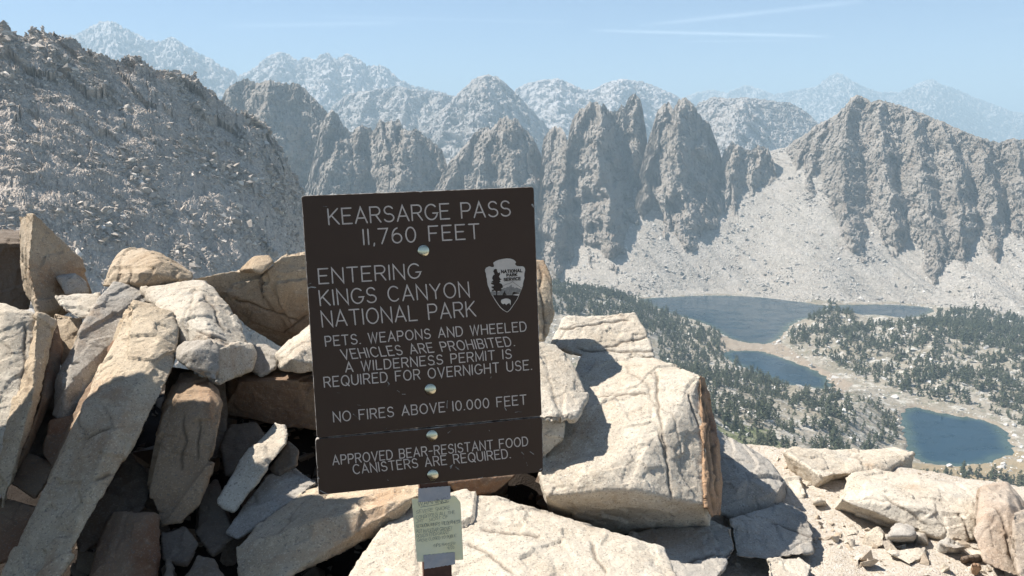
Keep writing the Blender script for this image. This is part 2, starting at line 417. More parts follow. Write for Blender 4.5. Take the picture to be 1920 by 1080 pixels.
def curtain(name, label, mat, sky, D, zfoot, slope, aretes=(), px=None, step=2.0, rows=150, jag=(3.0, 0.05), rib=(26, 70, 8.0),
            block=(9, 1.5), fine=(3.6, 0.7), back=(250, 180), seed=0, crest_rough=0.0, smooth_px=None, cell=None, ndir=(1.0, 0.3), vr=2.6, amul=1.35, k=1.0, tpow=1.1, sLm=1.75, saw=1.0, gro=1.0):
    """one mountain: crest line at its own distance, a front face that steps forward as it falls, buttresses (aretes) standing out
    of it and fractal rock relief; a back slope closes it behind the crest"""
    if k != 1.0:
        D = D * k; rib = tuple(k * q for q in rib); block = tuple(k * q for q in block); fine = tuple(k * q for q in fine)
        cell = [tuple(k * q for q in c) for c in cell] if cell else None; back = tuple(k * q for q in back); amul *= k
    px0, px1 = px or (sky[0][0], sky[-1][0])
    u = np.arange(px0, px1 + step, step)
    pyc = interp(sky, u)
    q = np.stack((u * jag[1], np.full_like(u, seed * 7.7 + 3.1), np.full_like(u, 0.5)), -1)
    pyj = pyc - jag[0] * (ridged(q, 5, 0.62) - 0.35)
    Dc = interp(D, u) if isinstance(D, (list, tuple)) else np.full_like(u, D)
    sl = interp(slope, u) if isinstance(slope, (list, tuple)) else np.full_like(u, slope)
    C0 = PY(u, pyc, Dc)
    if smooth_px:
        kk = np.exp(-0.5 * (np.arange(-3 * smooth_px, 3 * smooth_px + 1, step) / smooth_px) ** 2); kk /= kk.sum()
        pad = len(kk) // 2
        zref = np.convolve(np.pad(C0[:, 2], pad, mode='edge'), kk, 'valid')[:len(u)]
    else:
        zref = np.full_like(u, C0[:, 2].max())
    Cj = PY(u, pyj, Dc)
    rad = np.hypot(Cj[:, 0], Cj[:, 1])
    ux, uy = Cj[:, 0] / rad, Cj[:, 1] / rad
    e = (Cj[:, 2] - CAM_Z) / rad
    rc = (rad - (zref - CAM_Z) / sl) / (1 - e / sl)          # where the sight line of the crest meets the face
    zc = CAM_Z + e * rc
    t = np.linspace(0, 1, rows)[:, None] ** tpow
    zf = interp(zfoot, u) if isinstance(zfoot, (list, tuple)) else np.full_like(u, zfoot)
    zf = np.minimum(zf, zc - 5)
    z = zc[None] + (zf - zc)[None] * t
    r0 = (rad - zref / sl)[None] + z / sl[None]
    ux, uy = ux[None], uy[None]
    # buttresses
    py = 540 + F * (-(uy * r0 * SP + (z - CAM_Z) * CP)) / (uy * r0 * CP - (z - CAM_Z) * SP)
    Rl = np.zeros(z.shape)
    lat = u[None, :] / F * r0
    wp = np.stack((lat / 55, z / 55, 0 * z + seed), -1)
    wob, wob2 = fbm(wp, 4) * 12, fbm(wp + 40, 4)
    for (line, a0, a1, sL, sR) in aretes:
        L = np.asarray(line, float)
        ua = np.interp(py, L[:, 1], L[:, 0]) + wob
        kf = np.clip((py - L[0, 1]) / (L[-1, 1] - L[0, 1]), 0, 1)
        A = amul * (a0 + (a1 - a0) * np.sqrt(kf)); sL1, sR1 = sL * sLm, sR * 1.15
        dx = (u[None, :] - ua) * r0 / F
        rr = A * (1 + 0.25 * wob2) - np.where(dx < 0, -dx * sL1, dx * sR1)
        rr = np.where(py < L[0, 1] - 2, -1e9, rr)
        Rl = np.maximum(Rl, rr)
    # fractal relief
    wq = 9 * fbm(wp * 1.7 + 9, 3)
    rD = r0 - Rl
    def pt(sx, sz, o): return np.stack(np.broadcast_arrays((ux * rD + wq) / sx + o, (uy * rD + 0.4 * wq) / sx, z / sz + 0.12 * ux * rD / sx + o * 3.1), -1)
    w = sstep(0, 0.04, t)
    n = rib[2] * ridged(pt(rib[0], rib[1], seed + 1.3), 3) * (0.25 + 0.75 * w)
    if cell and vr > 1: n = n + 0.3 * gro * rib[2] * ridged(pt(rib[0] * 0.28, rib[1] * 0.7, seed + 3.9), 3, 0.6)
    if cell:
        for (sx, sz, am) in cell: n = n + am * cells(pt(sx, sz, seed + 0.7), seed) * (0.3 + 0.7 * w)
    n = n + block[1] * ridged(pt(block[0], block[0] * vr, seed + 5.3), 3, 0.6)
    n = n + fine[1] * fbm(pt(fine[0], fine[0] * vr, seed + 9.1), 3, 0.65)
    if vr > 1:                                    # leaning buttress slabs: long face to the left, short broken face to the right
        lx = ux * rD
        brk = cells(pt(rib[0] * 2.2, rib[0] * 3.5, seed + 12.1), seed + 3)
        for (wd_, am, o_) in ((1.9 * rib[0], 0.42 * rib[0], 0.0), (0.7 * rib[0], 0.15 * rib[0] * min(1.0, gro + 0.25), 5.0)):
            ph = (lx + 1.6 * wq * rib[0] / 18 + 0.10 * z) / wd_ + 0.55 * brk + o_
            fr_ = ph - np.floor(ph)
            n = n + saw * am * (np.where(fr_ < 0.78, fr_ / 0.78, (1 - fr_) / 0.22) - 0.5) * (0.75 + 0.5 * perlin(pt(rib[0] * 3, rib[0] * 4, seed + 4.4 + o_))) * (0.3 + 0.7 * w)
    if vr > 1:                                    # joints: narrow grooves, mostly upright
        for (sx, sz, am, wd) in ((rib[0] * 0.8, rib[1] * 2.6, 0.7 * rib[2], 0.08), (rib[0] * 0.33, rib[1] * 1.2, 0.6 * rib[2], 0.13), (rib[0] * 1.6, rib[1] * 0.35, 0.4 * rib[2], 0.06)):
            n = n - gro * am * np.exp(-(perlin(pt(sx, sz, seed + 8.8)) / wd) ** 2) * w
    if crest_rough: n = n + crest_rough * np.exp(-t * 8) * cells(pt(rib[0] * 0.5, rib[0] * 0.7, seed + 2.2), 5)
    r = r0 - Rl - n * ndir[0]
    z = z + ndir[1] * n * w
    V = np.stack((ux * r, uy * r, z), -1)
    rows_all = [V]
    for kb in (0.35, 1.0):                          # back slope, falling away behind the crest
        rb = rc[None] + back[0] * kb
        zb = zc[None] - back[1] * kb ** 1.3
        rows_all.insert(0, np.stack(np.broadcast_arrays(ux * rb, uy * rb, zb), -1))
    V = np.concatenate(rows_all, 0)
    o = mesh_np(name, V.reshape(-1, 3), grid_faces(V.shape[0], V.shape[1])[:, ::-1], mat)
    tag(o, label, 'mountain', None, 'structure')
    return o, V

# ------------------------------------------------------------------ farthest ranges
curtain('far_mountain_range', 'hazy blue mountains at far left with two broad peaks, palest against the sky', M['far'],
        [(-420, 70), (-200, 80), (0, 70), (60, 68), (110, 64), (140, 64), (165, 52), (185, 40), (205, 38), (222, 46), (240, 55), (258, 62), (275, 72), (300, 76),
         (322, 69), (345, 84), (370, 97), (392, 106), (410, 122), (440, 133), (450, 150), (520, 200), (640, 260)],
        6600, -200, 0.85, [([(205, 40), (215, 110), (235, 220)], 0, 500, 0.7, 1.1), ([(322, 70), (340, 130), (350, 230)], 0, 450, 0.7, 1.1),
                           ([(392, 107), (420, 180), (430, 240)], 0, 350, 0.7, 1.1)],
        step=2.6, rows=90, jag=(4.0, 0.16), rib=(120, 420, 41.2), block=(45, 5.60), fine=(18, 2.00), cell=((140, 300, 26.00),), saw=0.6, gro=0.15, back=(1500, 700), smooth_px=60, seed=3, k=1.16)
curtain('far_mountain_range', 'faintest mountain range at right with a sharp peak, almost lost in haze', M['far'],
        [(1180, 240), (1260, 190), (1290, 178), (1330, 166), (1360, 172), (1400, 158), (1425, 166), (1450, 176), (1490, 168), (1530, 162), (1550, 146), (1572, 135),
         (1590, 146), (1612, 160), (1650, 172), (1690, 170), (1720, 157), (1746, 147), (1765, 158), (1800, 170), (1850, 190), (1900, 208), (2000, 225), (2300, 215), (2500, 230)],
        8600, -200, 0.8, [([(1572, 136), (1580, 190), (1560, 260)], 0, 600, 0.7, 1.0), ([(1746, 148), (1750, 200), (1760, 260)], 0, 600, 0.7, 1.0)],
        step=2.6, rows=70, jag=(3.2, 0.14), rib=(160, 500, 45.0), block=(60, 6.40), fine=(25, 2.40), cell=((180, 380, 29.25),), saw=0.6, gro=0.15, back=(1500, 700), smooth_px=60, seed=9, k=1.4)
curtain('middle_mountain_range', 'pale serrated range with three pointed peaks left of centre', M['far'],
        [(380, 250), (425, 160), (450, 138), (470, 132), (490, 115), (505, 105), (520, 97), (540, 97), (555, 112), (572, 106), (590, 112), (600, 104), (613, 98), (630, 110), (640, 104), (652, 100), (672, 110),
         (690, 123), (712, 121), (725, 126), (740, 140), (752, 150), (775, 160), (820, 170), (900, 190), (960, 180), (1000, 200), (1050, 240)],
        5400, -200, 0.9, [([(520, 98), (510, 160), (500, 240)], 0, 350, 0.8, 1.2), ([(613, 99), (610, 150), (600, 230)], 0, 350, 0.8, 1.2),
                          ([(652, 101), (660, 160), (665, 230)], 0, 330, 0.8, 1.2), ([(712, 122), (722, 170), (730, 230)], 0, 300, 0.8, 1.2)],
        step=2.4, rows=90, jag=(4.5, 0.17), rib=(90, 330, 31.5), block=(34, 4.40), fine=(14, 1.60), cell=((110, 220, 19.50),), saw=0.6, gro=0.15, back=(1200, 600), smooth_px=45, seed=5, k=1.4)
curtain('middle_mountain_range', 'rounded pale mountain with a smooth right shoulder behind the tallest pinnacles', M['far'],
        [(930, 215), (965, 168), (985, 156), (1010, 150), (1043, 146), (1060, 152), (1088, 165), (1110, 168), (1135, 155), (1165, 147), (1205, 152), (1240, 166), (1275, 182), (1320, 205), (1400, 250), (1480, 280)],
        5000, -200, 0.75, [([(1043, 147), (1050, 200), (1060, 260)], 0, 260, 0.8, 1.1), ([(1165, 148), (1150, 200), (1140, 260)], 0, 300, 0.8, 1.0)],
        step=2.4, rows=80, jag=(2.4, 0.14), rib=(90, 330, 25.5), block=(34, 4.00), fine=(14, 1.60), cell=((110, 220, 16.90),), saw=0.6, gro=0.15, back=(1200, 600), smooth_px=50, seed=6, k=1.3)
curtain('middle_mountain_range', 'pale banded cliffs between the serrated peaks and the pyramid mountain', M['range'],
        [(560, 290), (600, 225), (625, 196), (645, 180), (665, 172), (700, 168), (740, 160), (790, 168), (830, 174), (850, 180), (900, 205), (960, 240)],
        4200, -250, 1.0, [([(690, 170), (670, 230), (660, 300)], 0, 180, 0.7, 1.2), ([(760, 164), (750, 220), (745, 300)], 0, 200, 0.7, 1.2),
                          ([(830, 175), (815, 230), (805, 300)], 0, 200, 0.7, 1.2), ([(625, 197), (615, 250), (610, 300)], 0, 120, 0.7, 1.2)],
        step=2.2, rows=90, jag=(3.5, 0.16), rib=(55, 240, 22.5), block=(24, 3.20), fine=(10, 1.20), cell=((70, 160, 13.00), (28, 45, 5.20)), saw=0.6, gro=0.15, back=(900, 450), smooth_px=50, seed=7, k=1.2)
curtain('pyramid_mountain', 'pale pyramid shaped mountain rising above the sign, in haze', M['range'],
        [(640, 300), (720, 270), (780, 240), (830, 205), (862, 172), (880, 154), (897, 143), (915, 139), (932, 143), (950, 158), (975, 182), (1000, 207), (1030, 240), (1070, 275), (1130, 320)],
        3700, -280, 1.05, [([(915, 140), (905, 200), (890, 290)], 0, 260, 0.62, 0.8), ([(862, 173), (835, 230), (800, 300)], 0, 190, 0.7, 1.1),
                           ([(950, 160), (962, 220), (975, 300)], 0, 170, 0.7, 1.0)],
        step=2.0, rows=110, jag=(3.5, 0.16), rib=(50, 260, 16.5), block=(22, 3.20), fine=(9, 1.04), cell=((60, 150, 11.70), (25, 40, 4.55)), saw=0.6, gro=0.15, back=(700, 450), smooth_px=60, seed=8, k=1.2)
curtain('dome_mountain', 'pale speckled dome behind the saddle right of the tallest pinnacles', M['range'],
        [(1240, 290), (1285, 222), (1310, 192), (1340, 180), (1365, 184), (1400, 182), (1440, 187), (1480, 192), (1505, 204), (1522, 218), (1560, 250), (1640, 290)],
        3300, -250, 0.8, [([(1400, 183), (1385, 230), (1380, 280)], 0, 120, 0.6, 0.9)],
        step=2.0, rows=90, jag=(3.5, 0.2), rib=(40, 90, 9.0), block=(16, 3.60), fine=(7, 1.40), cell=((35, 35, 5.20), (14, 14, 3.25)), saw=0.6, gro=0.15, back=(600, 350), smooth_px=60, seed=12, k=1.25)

# ------------------------------------------------------------------ the wall of pinnacles
curtain('pinnacle_massif', 'blue shaded flat topped crag behind the end of the scree slope', M['pinnacle'],
        [(385, 330), (412, 190), (422, 170), (440, 155), (462, 147), (490, 155), (505, 148), (530, 155), (556, 155), (575, 168), (595, 190), (612, 206), (624, 240), (640, 300), (660, 345)],
        2230, -330, 2.6, [([(438, 156), (430, 230), (425, 340)], 4, 70, 0.5, 0.9), ([(500, 150), (495, 200), (500, 260), (510, 340)], 12, 105, 0.6, 0.9)],
        rows=150, jag=(4.5, 0.12), rib=(24, 50, 5), cell=((24, 70, 4.5), (9, 20, 1.8)), seed=14)
curtain('pinnacle_group', 'jagged pinnacles with lit left ribs above the sign upper left corner', M['pinnacle'],
        [(555, 380), (578, 335), (590, 280), (600, 245), (612, 213), (622, 203), (632, 212), (645, 235), (660, 248), (674, 232), (690, 238), (702, 242), (708, 226), (715, 224), (722, 230), (733, 223), (748, 223), (756, 240), (768, 243),
         (780, 240), (800, 256), (812, 265), (828, 280), (836, 300), (846, 345), (855, 390)],
        2140, -330, 2.1, [([(622, 204), (600, 280), (585, 335), (580, 380)], 0, 70, 0.7, 1.5), ([(636, 258), (620, 300), (606, 335), (600, 380)], 10, 95, 0.7, 0.9),
                           ([(676, 233), (668, 290), (664, 340)], 0, 40, 0.8, 1.2), ([(716, 225), (722, 290), (728, 345), (730, 390)], 0, 75, 0.8, 2.2),
                           ([(735, 224), (738, 290), (742, 350), (745, 390)], 0, 80, 0.8, 2.2), ([(766, 244), (748, 290), (742, 340), (745, 390)], 4, 105, 0.8, 0.85)],
        rows=150, jag=(5.0, 0.2), rib=(18, 45, 2.8), cell=((16, 50, 4), (7, 16, 1.7)), seed=15)
curtain('pinnacle_peak', 'broad craggy peak with toothed top directly above the sign', M['pinnacle'],
        [(795, 390), (818, 345), (840, 305), (862, 282), (880, 262), (890, 245), (905, 238), (920, 240), (930, 232), (937, 222), (950, 214), (958, 224), (968, 221), (976, 232), (990, 246), (1002, 262), (1014, 288), (1022, 320), (1040, 370)],
        2150, -330, 1.9, [([(890, 246), (860, 300), (835, 370), (815, 420)], 0, 80, 0.5, 1.0), ([(930, 233), (905, 300), (890, 370), (885, 420)], 0, 90, 0.6, 1.2),
                          ([(952, 215), (950, 270), (962, 330), (980, 420)], 4, 95, 0.55, 0.95), ([(985, 245), (990, 300), (1000, 360), (1006, 420)], 0, 60, 0.8, 1.2)],
        rows=150, jag=(5.0, 0.2), rib=(18, 45, 2.7), cell=((18, 56, 3.8), (7, 18, 1.7)), seed=16)
curtain('pinnacle_tower', 'tall twin topped rock tower with deep shaded right wall', M['pinnacle'],
        [(985, 470), (1005, 400), (1012, 330), (1018, 262), (1030, 240), (1045, 234), (1058, 244), (1064, 262), (1072, 225), (1085, 205), (1098, 200), (1104, 190), (1117, 189), (1126, 200), (1132, 193), (1139, 205), (1148, 208), (1158, 206), (1165, 194),
         (1172, 200), (1178, 182), (1190, 175), (1200, 180), (1206, 210), (1211, 240), (1216, 290), (1222, 360), (1230, 460)],
        2170, -330, 2.0, [([(1040, 236), (1025, 300), (1010, 380), (1000, 470)], 0, 70, 0.6, 1.0), ([(1110, 190), (1080, 250), (1055, 330), (1040, 470)], 0, 110, 0.55, 0.9),
                          ([(1134, 195), (1120, 250), (1125, 320), (1150, 400), (1160, 480)], 6, 150, 0.6, 1.55), ([(1176, 240), (1165, 275), (1160, 300)], -8, 8, 0.9, 1.0), ([(1192, 177), (1188, 240), (1190, 300)], 0, 18, 0.7, 1.0),
                          ([(1190, 400), (1185, 440), (1180, 480)], 40, 95, 0.6, 0.9)],
        rows=190, jag=(5.0, 0.22), rib=(18, 50, 2.7), cell=((18, 60, 3.0), (7, 18, 1.5)), seed=17)
curtain('pinnacle_tower', 'largest pointed rock tower, sunlit left half and blue shaded right half', M['pinnacle'],
        [(1180, 470), (1190, 380), (1198, 330), (1208, 285), (1220, 248), (1232, 208), (1243, 194), (1254, 192), (1262, 206), (1272, 188), (1284, 181), (1298, 192), (1318, 224), (1328, 228), (1338, 250), (1352, 290), (1364, 318),
         (1378, 345), (1394, 360), (1408, 392), (1425, 460)],
        2165, -330, 2.0, [([(1252, 193), (1236, 250), (1218, 310), (1210, 400), (1225, 480)], 0, 85, 0.6, 1.5), ([(1284, 182), (1272, 250), (1274, 320), (1300, 390), (1305, 470)], 0, 125, 0.55, 0.95),
                          ([(1250, 330), (1255, 400), (1262, 480)], 40, 115, 0.6, 1.0), ([(1318, 385), (1300, 420), (1295, 470)], 70, 125, 0.6, 0.9), ([(1368, 330), (1375, 370), (1380, 420)], 10, 60, 0.8, 1.0)],
        rows=190, jag=(5.0, 0.22), rib=(18, 50, 2.7), cell=((18, 60, 3.0), (7, 18, 1.5)), seed=18)
curtain('pinnacle_outcrop', 'low knobbly outcrop in the saddle beside the right mountain', M['pinnacle'],
        [(1340, 340), (1358, 280), (1370, 266), (1384, 268), (1395, 280), (1412, 278), (1420, 270), (1428, 272), (1440, 276), (1450, 300), (1462, 350)],
        2120, -330, 1.5, [([(1384, 270), (1370, 320), (1365, 360)], 0, 30, 0.7, 1.0), ([(1426, 272), (1420, 310), (1415, 350)], 0, 20, 0.7, 1.0)], rows=90, jag=(4, 0.18), rib=(12, 30, 3), cell=((14, 18, 4),), seed=19)
curtain('right_mountain', 'big brownish grey mountain at right with a crag on top and ribbed flank', M['pinnacle'],
        [(1385, 520), (1405, 440), (1422, 380), (1438, 330), (1452, 296), (1470, 282), (1490, 262), (1512, 250), (1528, 234), (1550, 224), (1568, 214), (1586, 196), (1596, 181), (1608, 177), (1620, 182), (1634, 190), (1650, 186), (1680, 194), (1700, 200),
         (1730, 212), (1760, 224), (1800, 242), (1840, 258), (1875, 266), (1900, 258), (1925, 262), (2000, 290), (2150, 330), (2350, 380)],
        [(1385, 2170), (1450, 2165), (1600, 2095), (1720, 2010), (1800, 1930), (1920, 1840), (2350, 1740)], -330, 1.25,
        [([(1470, 283), (1440, 340), (1415, 420), (1405, 520)], 0, 60, 0.6, 1.1), ([(1528, 235), (1500, 300), (1485, 360), (1470, 430)], 0, 55, 0.6, 1.2),
         ([(1550, 225), (1530, 280), (1525, 340), (1530, 420)], 0, 60, 0.6, 1.3), ([(1606, 178), (1585, 240), (1590, 330), (1610, 420), (1630, 480)], 6, 80, 0.5, 1.0),
         ([(1650, 188), (1665, 280), (1680, 360), (1700, 420)], 0, 55, 0.6, 1.4), ([(1710, 205), (1735, 290), (1755, 380), (1780, 450)], 0, 70, 0.6, 1.3),
         ([(1765, 228), (1800, 310), (1820, 400), (1835, 490)], 0, 75, 0.6, 1.5), ([(1835, 258), (1865, 340), (1885, 430), (1895, 520)], 0, 70, 0.6, 1.3),
         ([(1900, 262), (1930, 340), (1950, 430), (1960, 520)], 0, 70, 0.6, 1.3), ([(1990, 288), (2010, 370), (2030, 480), (2040, 560)], 0, 70, 0.6, 1.2)],
        rows=210, jag=(3.0, 0.12), rib=(24, 50, 3.6), block=(9, 1.4), cell=((20, 60, 4), (8, 20, 1.8)), smooth_px=70, seed=20)

# ------------------------------------------------------------------ talus apron under the pinnacles
TFOOT = [(420, 500), (800, 505), (1000, 522), (1060, 544), (1130, 556), (1200, 561), (1330, 553), (1420, 556), (1540, 572), (1640, 570), (1750, 575), (1800, 588), (1920, 600), (2100, 620), (2400, 640)]
TSKY = [(420, 300), (560, 352), (620, 345), (690, 332), (830, 330), (1000, 305), (1180, 332), (1330, 330), (1372, 315), (1400, 284), (1432, 272), (1480, 268), (1920, 320), (2400, 330)]
u = np.arange(430, 2400, 2.4)
def gsm(a, w):
    k = np.exp(-0.5 * (np.arange(-3 * w, 3 * w + 1) / w) ** 2); k /= k.sum()
    return np.convolve(np.pad(a, 3 * w, mode='edge'), k, 'valid')
ft = PZ(u, gsm(interp(TFOOT, u), 14), np.full_like(u, ZL))
rf = np.hypot(ft[:, 0], ft[:, 1]); dx_, dy_ = ft[:, 0] / rf, ft[:, 1] / rf
s = np.linspace(0, 900, 600)
prof = np.where(s < 40, s * 0.16, 6.4 + (s - 40) * 0.47 + np.clip(s - 40, 0, 400) ** 2 * 0.00022)
zz = ZL + prof[:, None] + 0 * rf[None, :]
rr = rf[None, :] + s[:, None]
el = (zz - CAM_Z) / (rr * dy_[None, :])
bt = (interp(TSKY, u) - 540) / F
elk = -(SP + bt * CP) / (CP - bt * SP)
idx = np.argmax(el >= elk[None, :], 0)
smax = gsm(np.where(idx > 0, s[idx], 900), 18)
tt = np.linspace(0, 1, 190)[:, None]
S = tt * smax[None, :] - 8 * (1 - tt)
Z = ZL + np.interp(S, s, prof) - 3 * (S < 0)
RR = rf[None, :] + S
lat = u[None, :] / F * RR
pp = np.stack(np.broadcast_arrays(lat / 70, S / 500, lat * 0 + 2.2), -1)
pq = np.stack(np.broadcast_arrays(lat / 9, S / 9, lat * 0 + 4.4), -1)
wS = sstep(0, 60, S)
Z = Z + (7 * fbm(pp, 3) + 1.1 * ridged(pq, 4, 0.6)) * wS
V = np.stack((dx_ * RR, dy_ * RR, Z), -1)
Vb = V[-1] + np.stack((dx_ * 260, dy_ * 260, -160 + 0 * dx_), -1)
V = np.concatenate((V, Vb[None]), 0)
TALUS = V[:-1]
tag(mesh_np('talus_slope', V.reshape(-1, 3), grid_faces(*V.shape[:2]), M['talus'], smooth=True), 'pale grey talus apron sloping from the pinnacles to the far lake shore', 'slope', None, 'structure')

# ------------------------------------------------------------------ scree mountain on the left
SSKY = [(-700, -20), (-400, 10), (-200, 40), (-60, 30), (-15, 45), (0, 42), (10, 40), (22, 62), (35, 66), (55, 56), (70, 48), (85, 54), (110, 66), (128, 66), (145, 76), (165, 92), (185, 104), (200, 102), (215, 110), (232, 106), (250, 104), (262, 106),
        (280, 122), (290, 128), (310, 134), (335, 132), (355, 136), (366, 133), (378, 150), (395, 168), (410, 182), (425, 196), (455, 208), (480, 222), (500, 238), (515, 258), (530, 285), (545, 318), (560, 344), (572, 366), (584, 420), (594, 490), (606, 570), (620, 660)]
SCR, SV = curtain('scree_mountain', 'dark grey boulder strewn mountain slope filling the left side behind the rocks', M['scree'], SSKY,
        [(-700, 430), (0, 560), (250, 650), (410, 720), (500, 750), (620, 780)], -250, 0.66,
        [([(495, 235), (512, 300), (528, 360), (545, 470), (555, 600)], 2, 46, 0.3, 2.6), ([(366, 134), (372, 180), (350, 260)], 3, 0, 0.5, 1.5),
         ([(262, 108), (280, 150), (290, 200)], 9, 0, 0.4, 1.4), ([(145, 74), (165, 120), (185, 175)], 10, 0, 0.4, 1.5), ([(210, 104), (232, 150), (262, 215)], 9, 0, 0.4, 1.5), ([(66, 55), (85, 100), (110, 160)], 12, 0, 0.4, 1.5),
          ([(10, 45), (20, 90), (40, 150)], 12, 0, 0.4, 1.5), ([(335, 133), (352, 180), (380, 240)], 9, 0, 0.4, 1.6), ([(300, 205), (325, 260), (352, 315)], 7, 2, 0.5, 1.2), ([(415, 190), (432, 230), (460, 290)], 9, 0, 0.4, 1.6),
          ([(120, 210), (150, 260), (190, 330)], 5, 1, 0.4, 1.0), ([(455, 210), (478, 260), (505, 330)], 9, 0, 0.4, 1.6)],
        step=2.0, rows=300, jag=(10, 0.085), rib=(45, 22, 1.5), block=(9, 0.45), fine=(2.6, 0.22), back=(160, 110), seed=30, crest_rough=8.0, tpow=1.5, sLm=1.2, smooth_px=60, cell=((16, 7, 0.9), (4.5, 2.2, 0.3)), ndir=(0.6, 0.8), vr=0.55, amul=1.0)

# ------------------------------------------------------------------ lakes and valley floor
LK = {
 'far': [(1195, 560), (1250, 557), (1330, 553), (1420, 556), (1500, 565), (1545, 574), (1600, 571), (1680, 571), (1755, 577), (1745, 590), (1690, 600), (1610, 602), (1560, 596), (1520, 594), (1482, 608), (1456, 642), (1430, 646), (1390, 642), (1350, 625), (1318, 604), (1280, 595), (1230, 578)],
 'mid': [(1350, 659), (1400, 657), (1440, 661), (1480, 676), (1520, 691), (1555, 712), (1563, 728), (1500, 729), (1450, 713), (1400, 692), (1365, 676)],
 'low': [(1692, 766), (1712, 762), (1745, 770), (1780, 778), (1830, 785), (1868, 795), (1888, 812), (1893, 835), (1903, 850), (1850, 868), (1790, 875), (1740, 871), (1708, 852), (1695, 820)],
}
def smooth_poly(p, n=3):
    p = np.asarray(p, float)
    for _ in range(n):
        q = np.roll(p, -1, 0); p = np.stack((0.75 * p + 0.25 * q, 0.25 * p + 0.75 * q), 1).reshape(-1, 2)
    return p
LKW = {}
for k, poly in LK.items():
    a = np.asarray(poly, float); w = PZ(a[:, 0], a[:, 1], np.full(len(a), ZL))[:, :2]
    w = smooth_poly(w, 2)
    w = w + np.stack((perlin(np.stack((w[:, 0] / 14, w[:, 1] / 14, 0 * w[:, 0]), -1)), perlin(np.stack((w[:, 0] / 14, w[:, 1] / 14, 0 * w[:, 0] + 5), -1))), -1) * 5
    LKW[k] = w
def area(px, py): return PZ(np.array(px, float), np.array(py, float), np.full(len(px), ZL))[:, :2]
KN = [(area([1555], [606])[0], 60, 20), (area([1860], [660])[0], 150, 16), (area([1700], [650])[0], 90, 10), (area([1520], [780])[0], 70, 12), (area([1650], [800])[0], 60, 8)]
def valley_z(x, y, detail=True):
    d = np.full(np.shape(x), 1e9)
    for w in LKW.values(): d = np.minimum(d, dist_poly(x, y, w))
    d = d + 5 * fbm(np.stack((x / 11, y / 11, 0 * x + 8), -1), 2) * sstep(25, 0, np.abs(d))
    p = np.stack((x, y, 0 * x), -1)
    land = sstep(0, 90, d)
    z = ZL + 1.5 * sstep(0, 6, d) + np.clip(d, 0, 60) * 0.06 + land * (fbm(p / 130, 4) * 10)
    if detail: z = z + sstep(2, 30, d) * (1.6 * ridged(p / 22, 4, 0.6))
    for c, s_, h in KN:
        z = z + h * np.exp(-((x - c[0]) ** 2 + (y - c[1]) ** 2) / (2 * s_ * s_)) * sstep(0, 60, d)
    xb = np.interp(y, [600, 850, 925, 1090, 1350, 1600], [480, 420, 376, 290, 310, 300])
    z = z + np.minimum(0.3 * np.clip(xb - x - 25, 0, None), 130) * sstep(0, 90, d) * (1 - sstep(1450, 1700, y))
    z = np.where(d < 0, ZL + np.clip(d * 0.12, -12, 0) - 0.6, z)
    r = np.hypot(x, y)
    hill = -4.0 - 0.66 * (r - 6) + 5 * sstep(30, 120, r) * fbm(p / 60, 3)
    return np.maximum(z, hill), d
uu = np.arange(-500, 2500, 4.0)
rr_ = np.concatenate((np.linspace(5.5, 560, 60)[:-1], np.geomspace(560, 1900, 430), np.geomspace(1950, 30000, 30)))
ax = (uu - 960) / F
th = np.arctan(ax)
X = np.sin(th)[None, :] * rr_[:, None]; Y = np.cos(th)[None, :] * rr_[:, None]
Zv, Dl = valley_z(X, Y)
rmax = np.interp(uu, u, rf)[None, :]
rad = np.hypot(X, Y)
Zv = np.where(rad > rmax + 25, np.minimum(Zv, ZL - 6), Zv)
VAL = mesh_np('valley_floor', np.stack((X, Y, Zv), -1).reshape(-1, 3), grid_faces(*X.shape), M['valley'])
tag(VAL, 'rocky valley floor with lakes, meadows and pale granite hummocks', 'ground', None, 'structure')
pj = proj(np.stack((X, Y, Zv), -1))
set_attr(VAL, 'shore', sstep(9, 1, Dl) * 0.7 + 0.9 * in_poly(pj[..., 0], pj[..., 1], [(1340, 630), (1460, 640), (1520, 680), (1600, 720), (1580, 740), (1480, 668), (1340, 656)]))
set_attr(VAL, 'meadow', 1.0 * in_poly(pj[..., 0], pj[..., 1], [(1330, 790), (1440, 805), (1480, 850), (1400, 880), (1330, 850)]))
set_attr(VAL, 'dry', 1.0 * in_poly(pj[..., 0], pj[..., 1], [(1690, 865), (1790, 876), (1905, 845), (1960, 850), (1960, 910), (1700, 905)]))
LLAB = {'far': 'largest blue lake, under the talus below the pinnacles', 'mid': 'middle blue lake with a curved reddish shore', 'low': 'nearest deep blue lake at right above the trailside slabs'}
for k, w in LKW.items():
    # the water is one flat sheet a little wider than its shore line; the shore rises through it
    x0, y0 = w.min(0) - 12; x1, y1 = w.max(0) + 12
    gx, gy = np.meshgrid(np.linspace(x0, x1, 140), np.linspace(y0, y1, 140))
    dd = dist_poly(gx, gy, w)
    o = mesh_np('lake', np.stack((gx, gy, np.full_like(gx, ZL)), -1).reshape(-1, 3), grid_faces(140, 140), M['water'])
    set_attr(o, 'depth', np.clip(-dd + 4 * fbm(np.stack((gx / 25, gy / 25, 0 * gx), -1), 3), 0, 60))
    tag(o, LLAB[k], 'lake', None, 'structure')

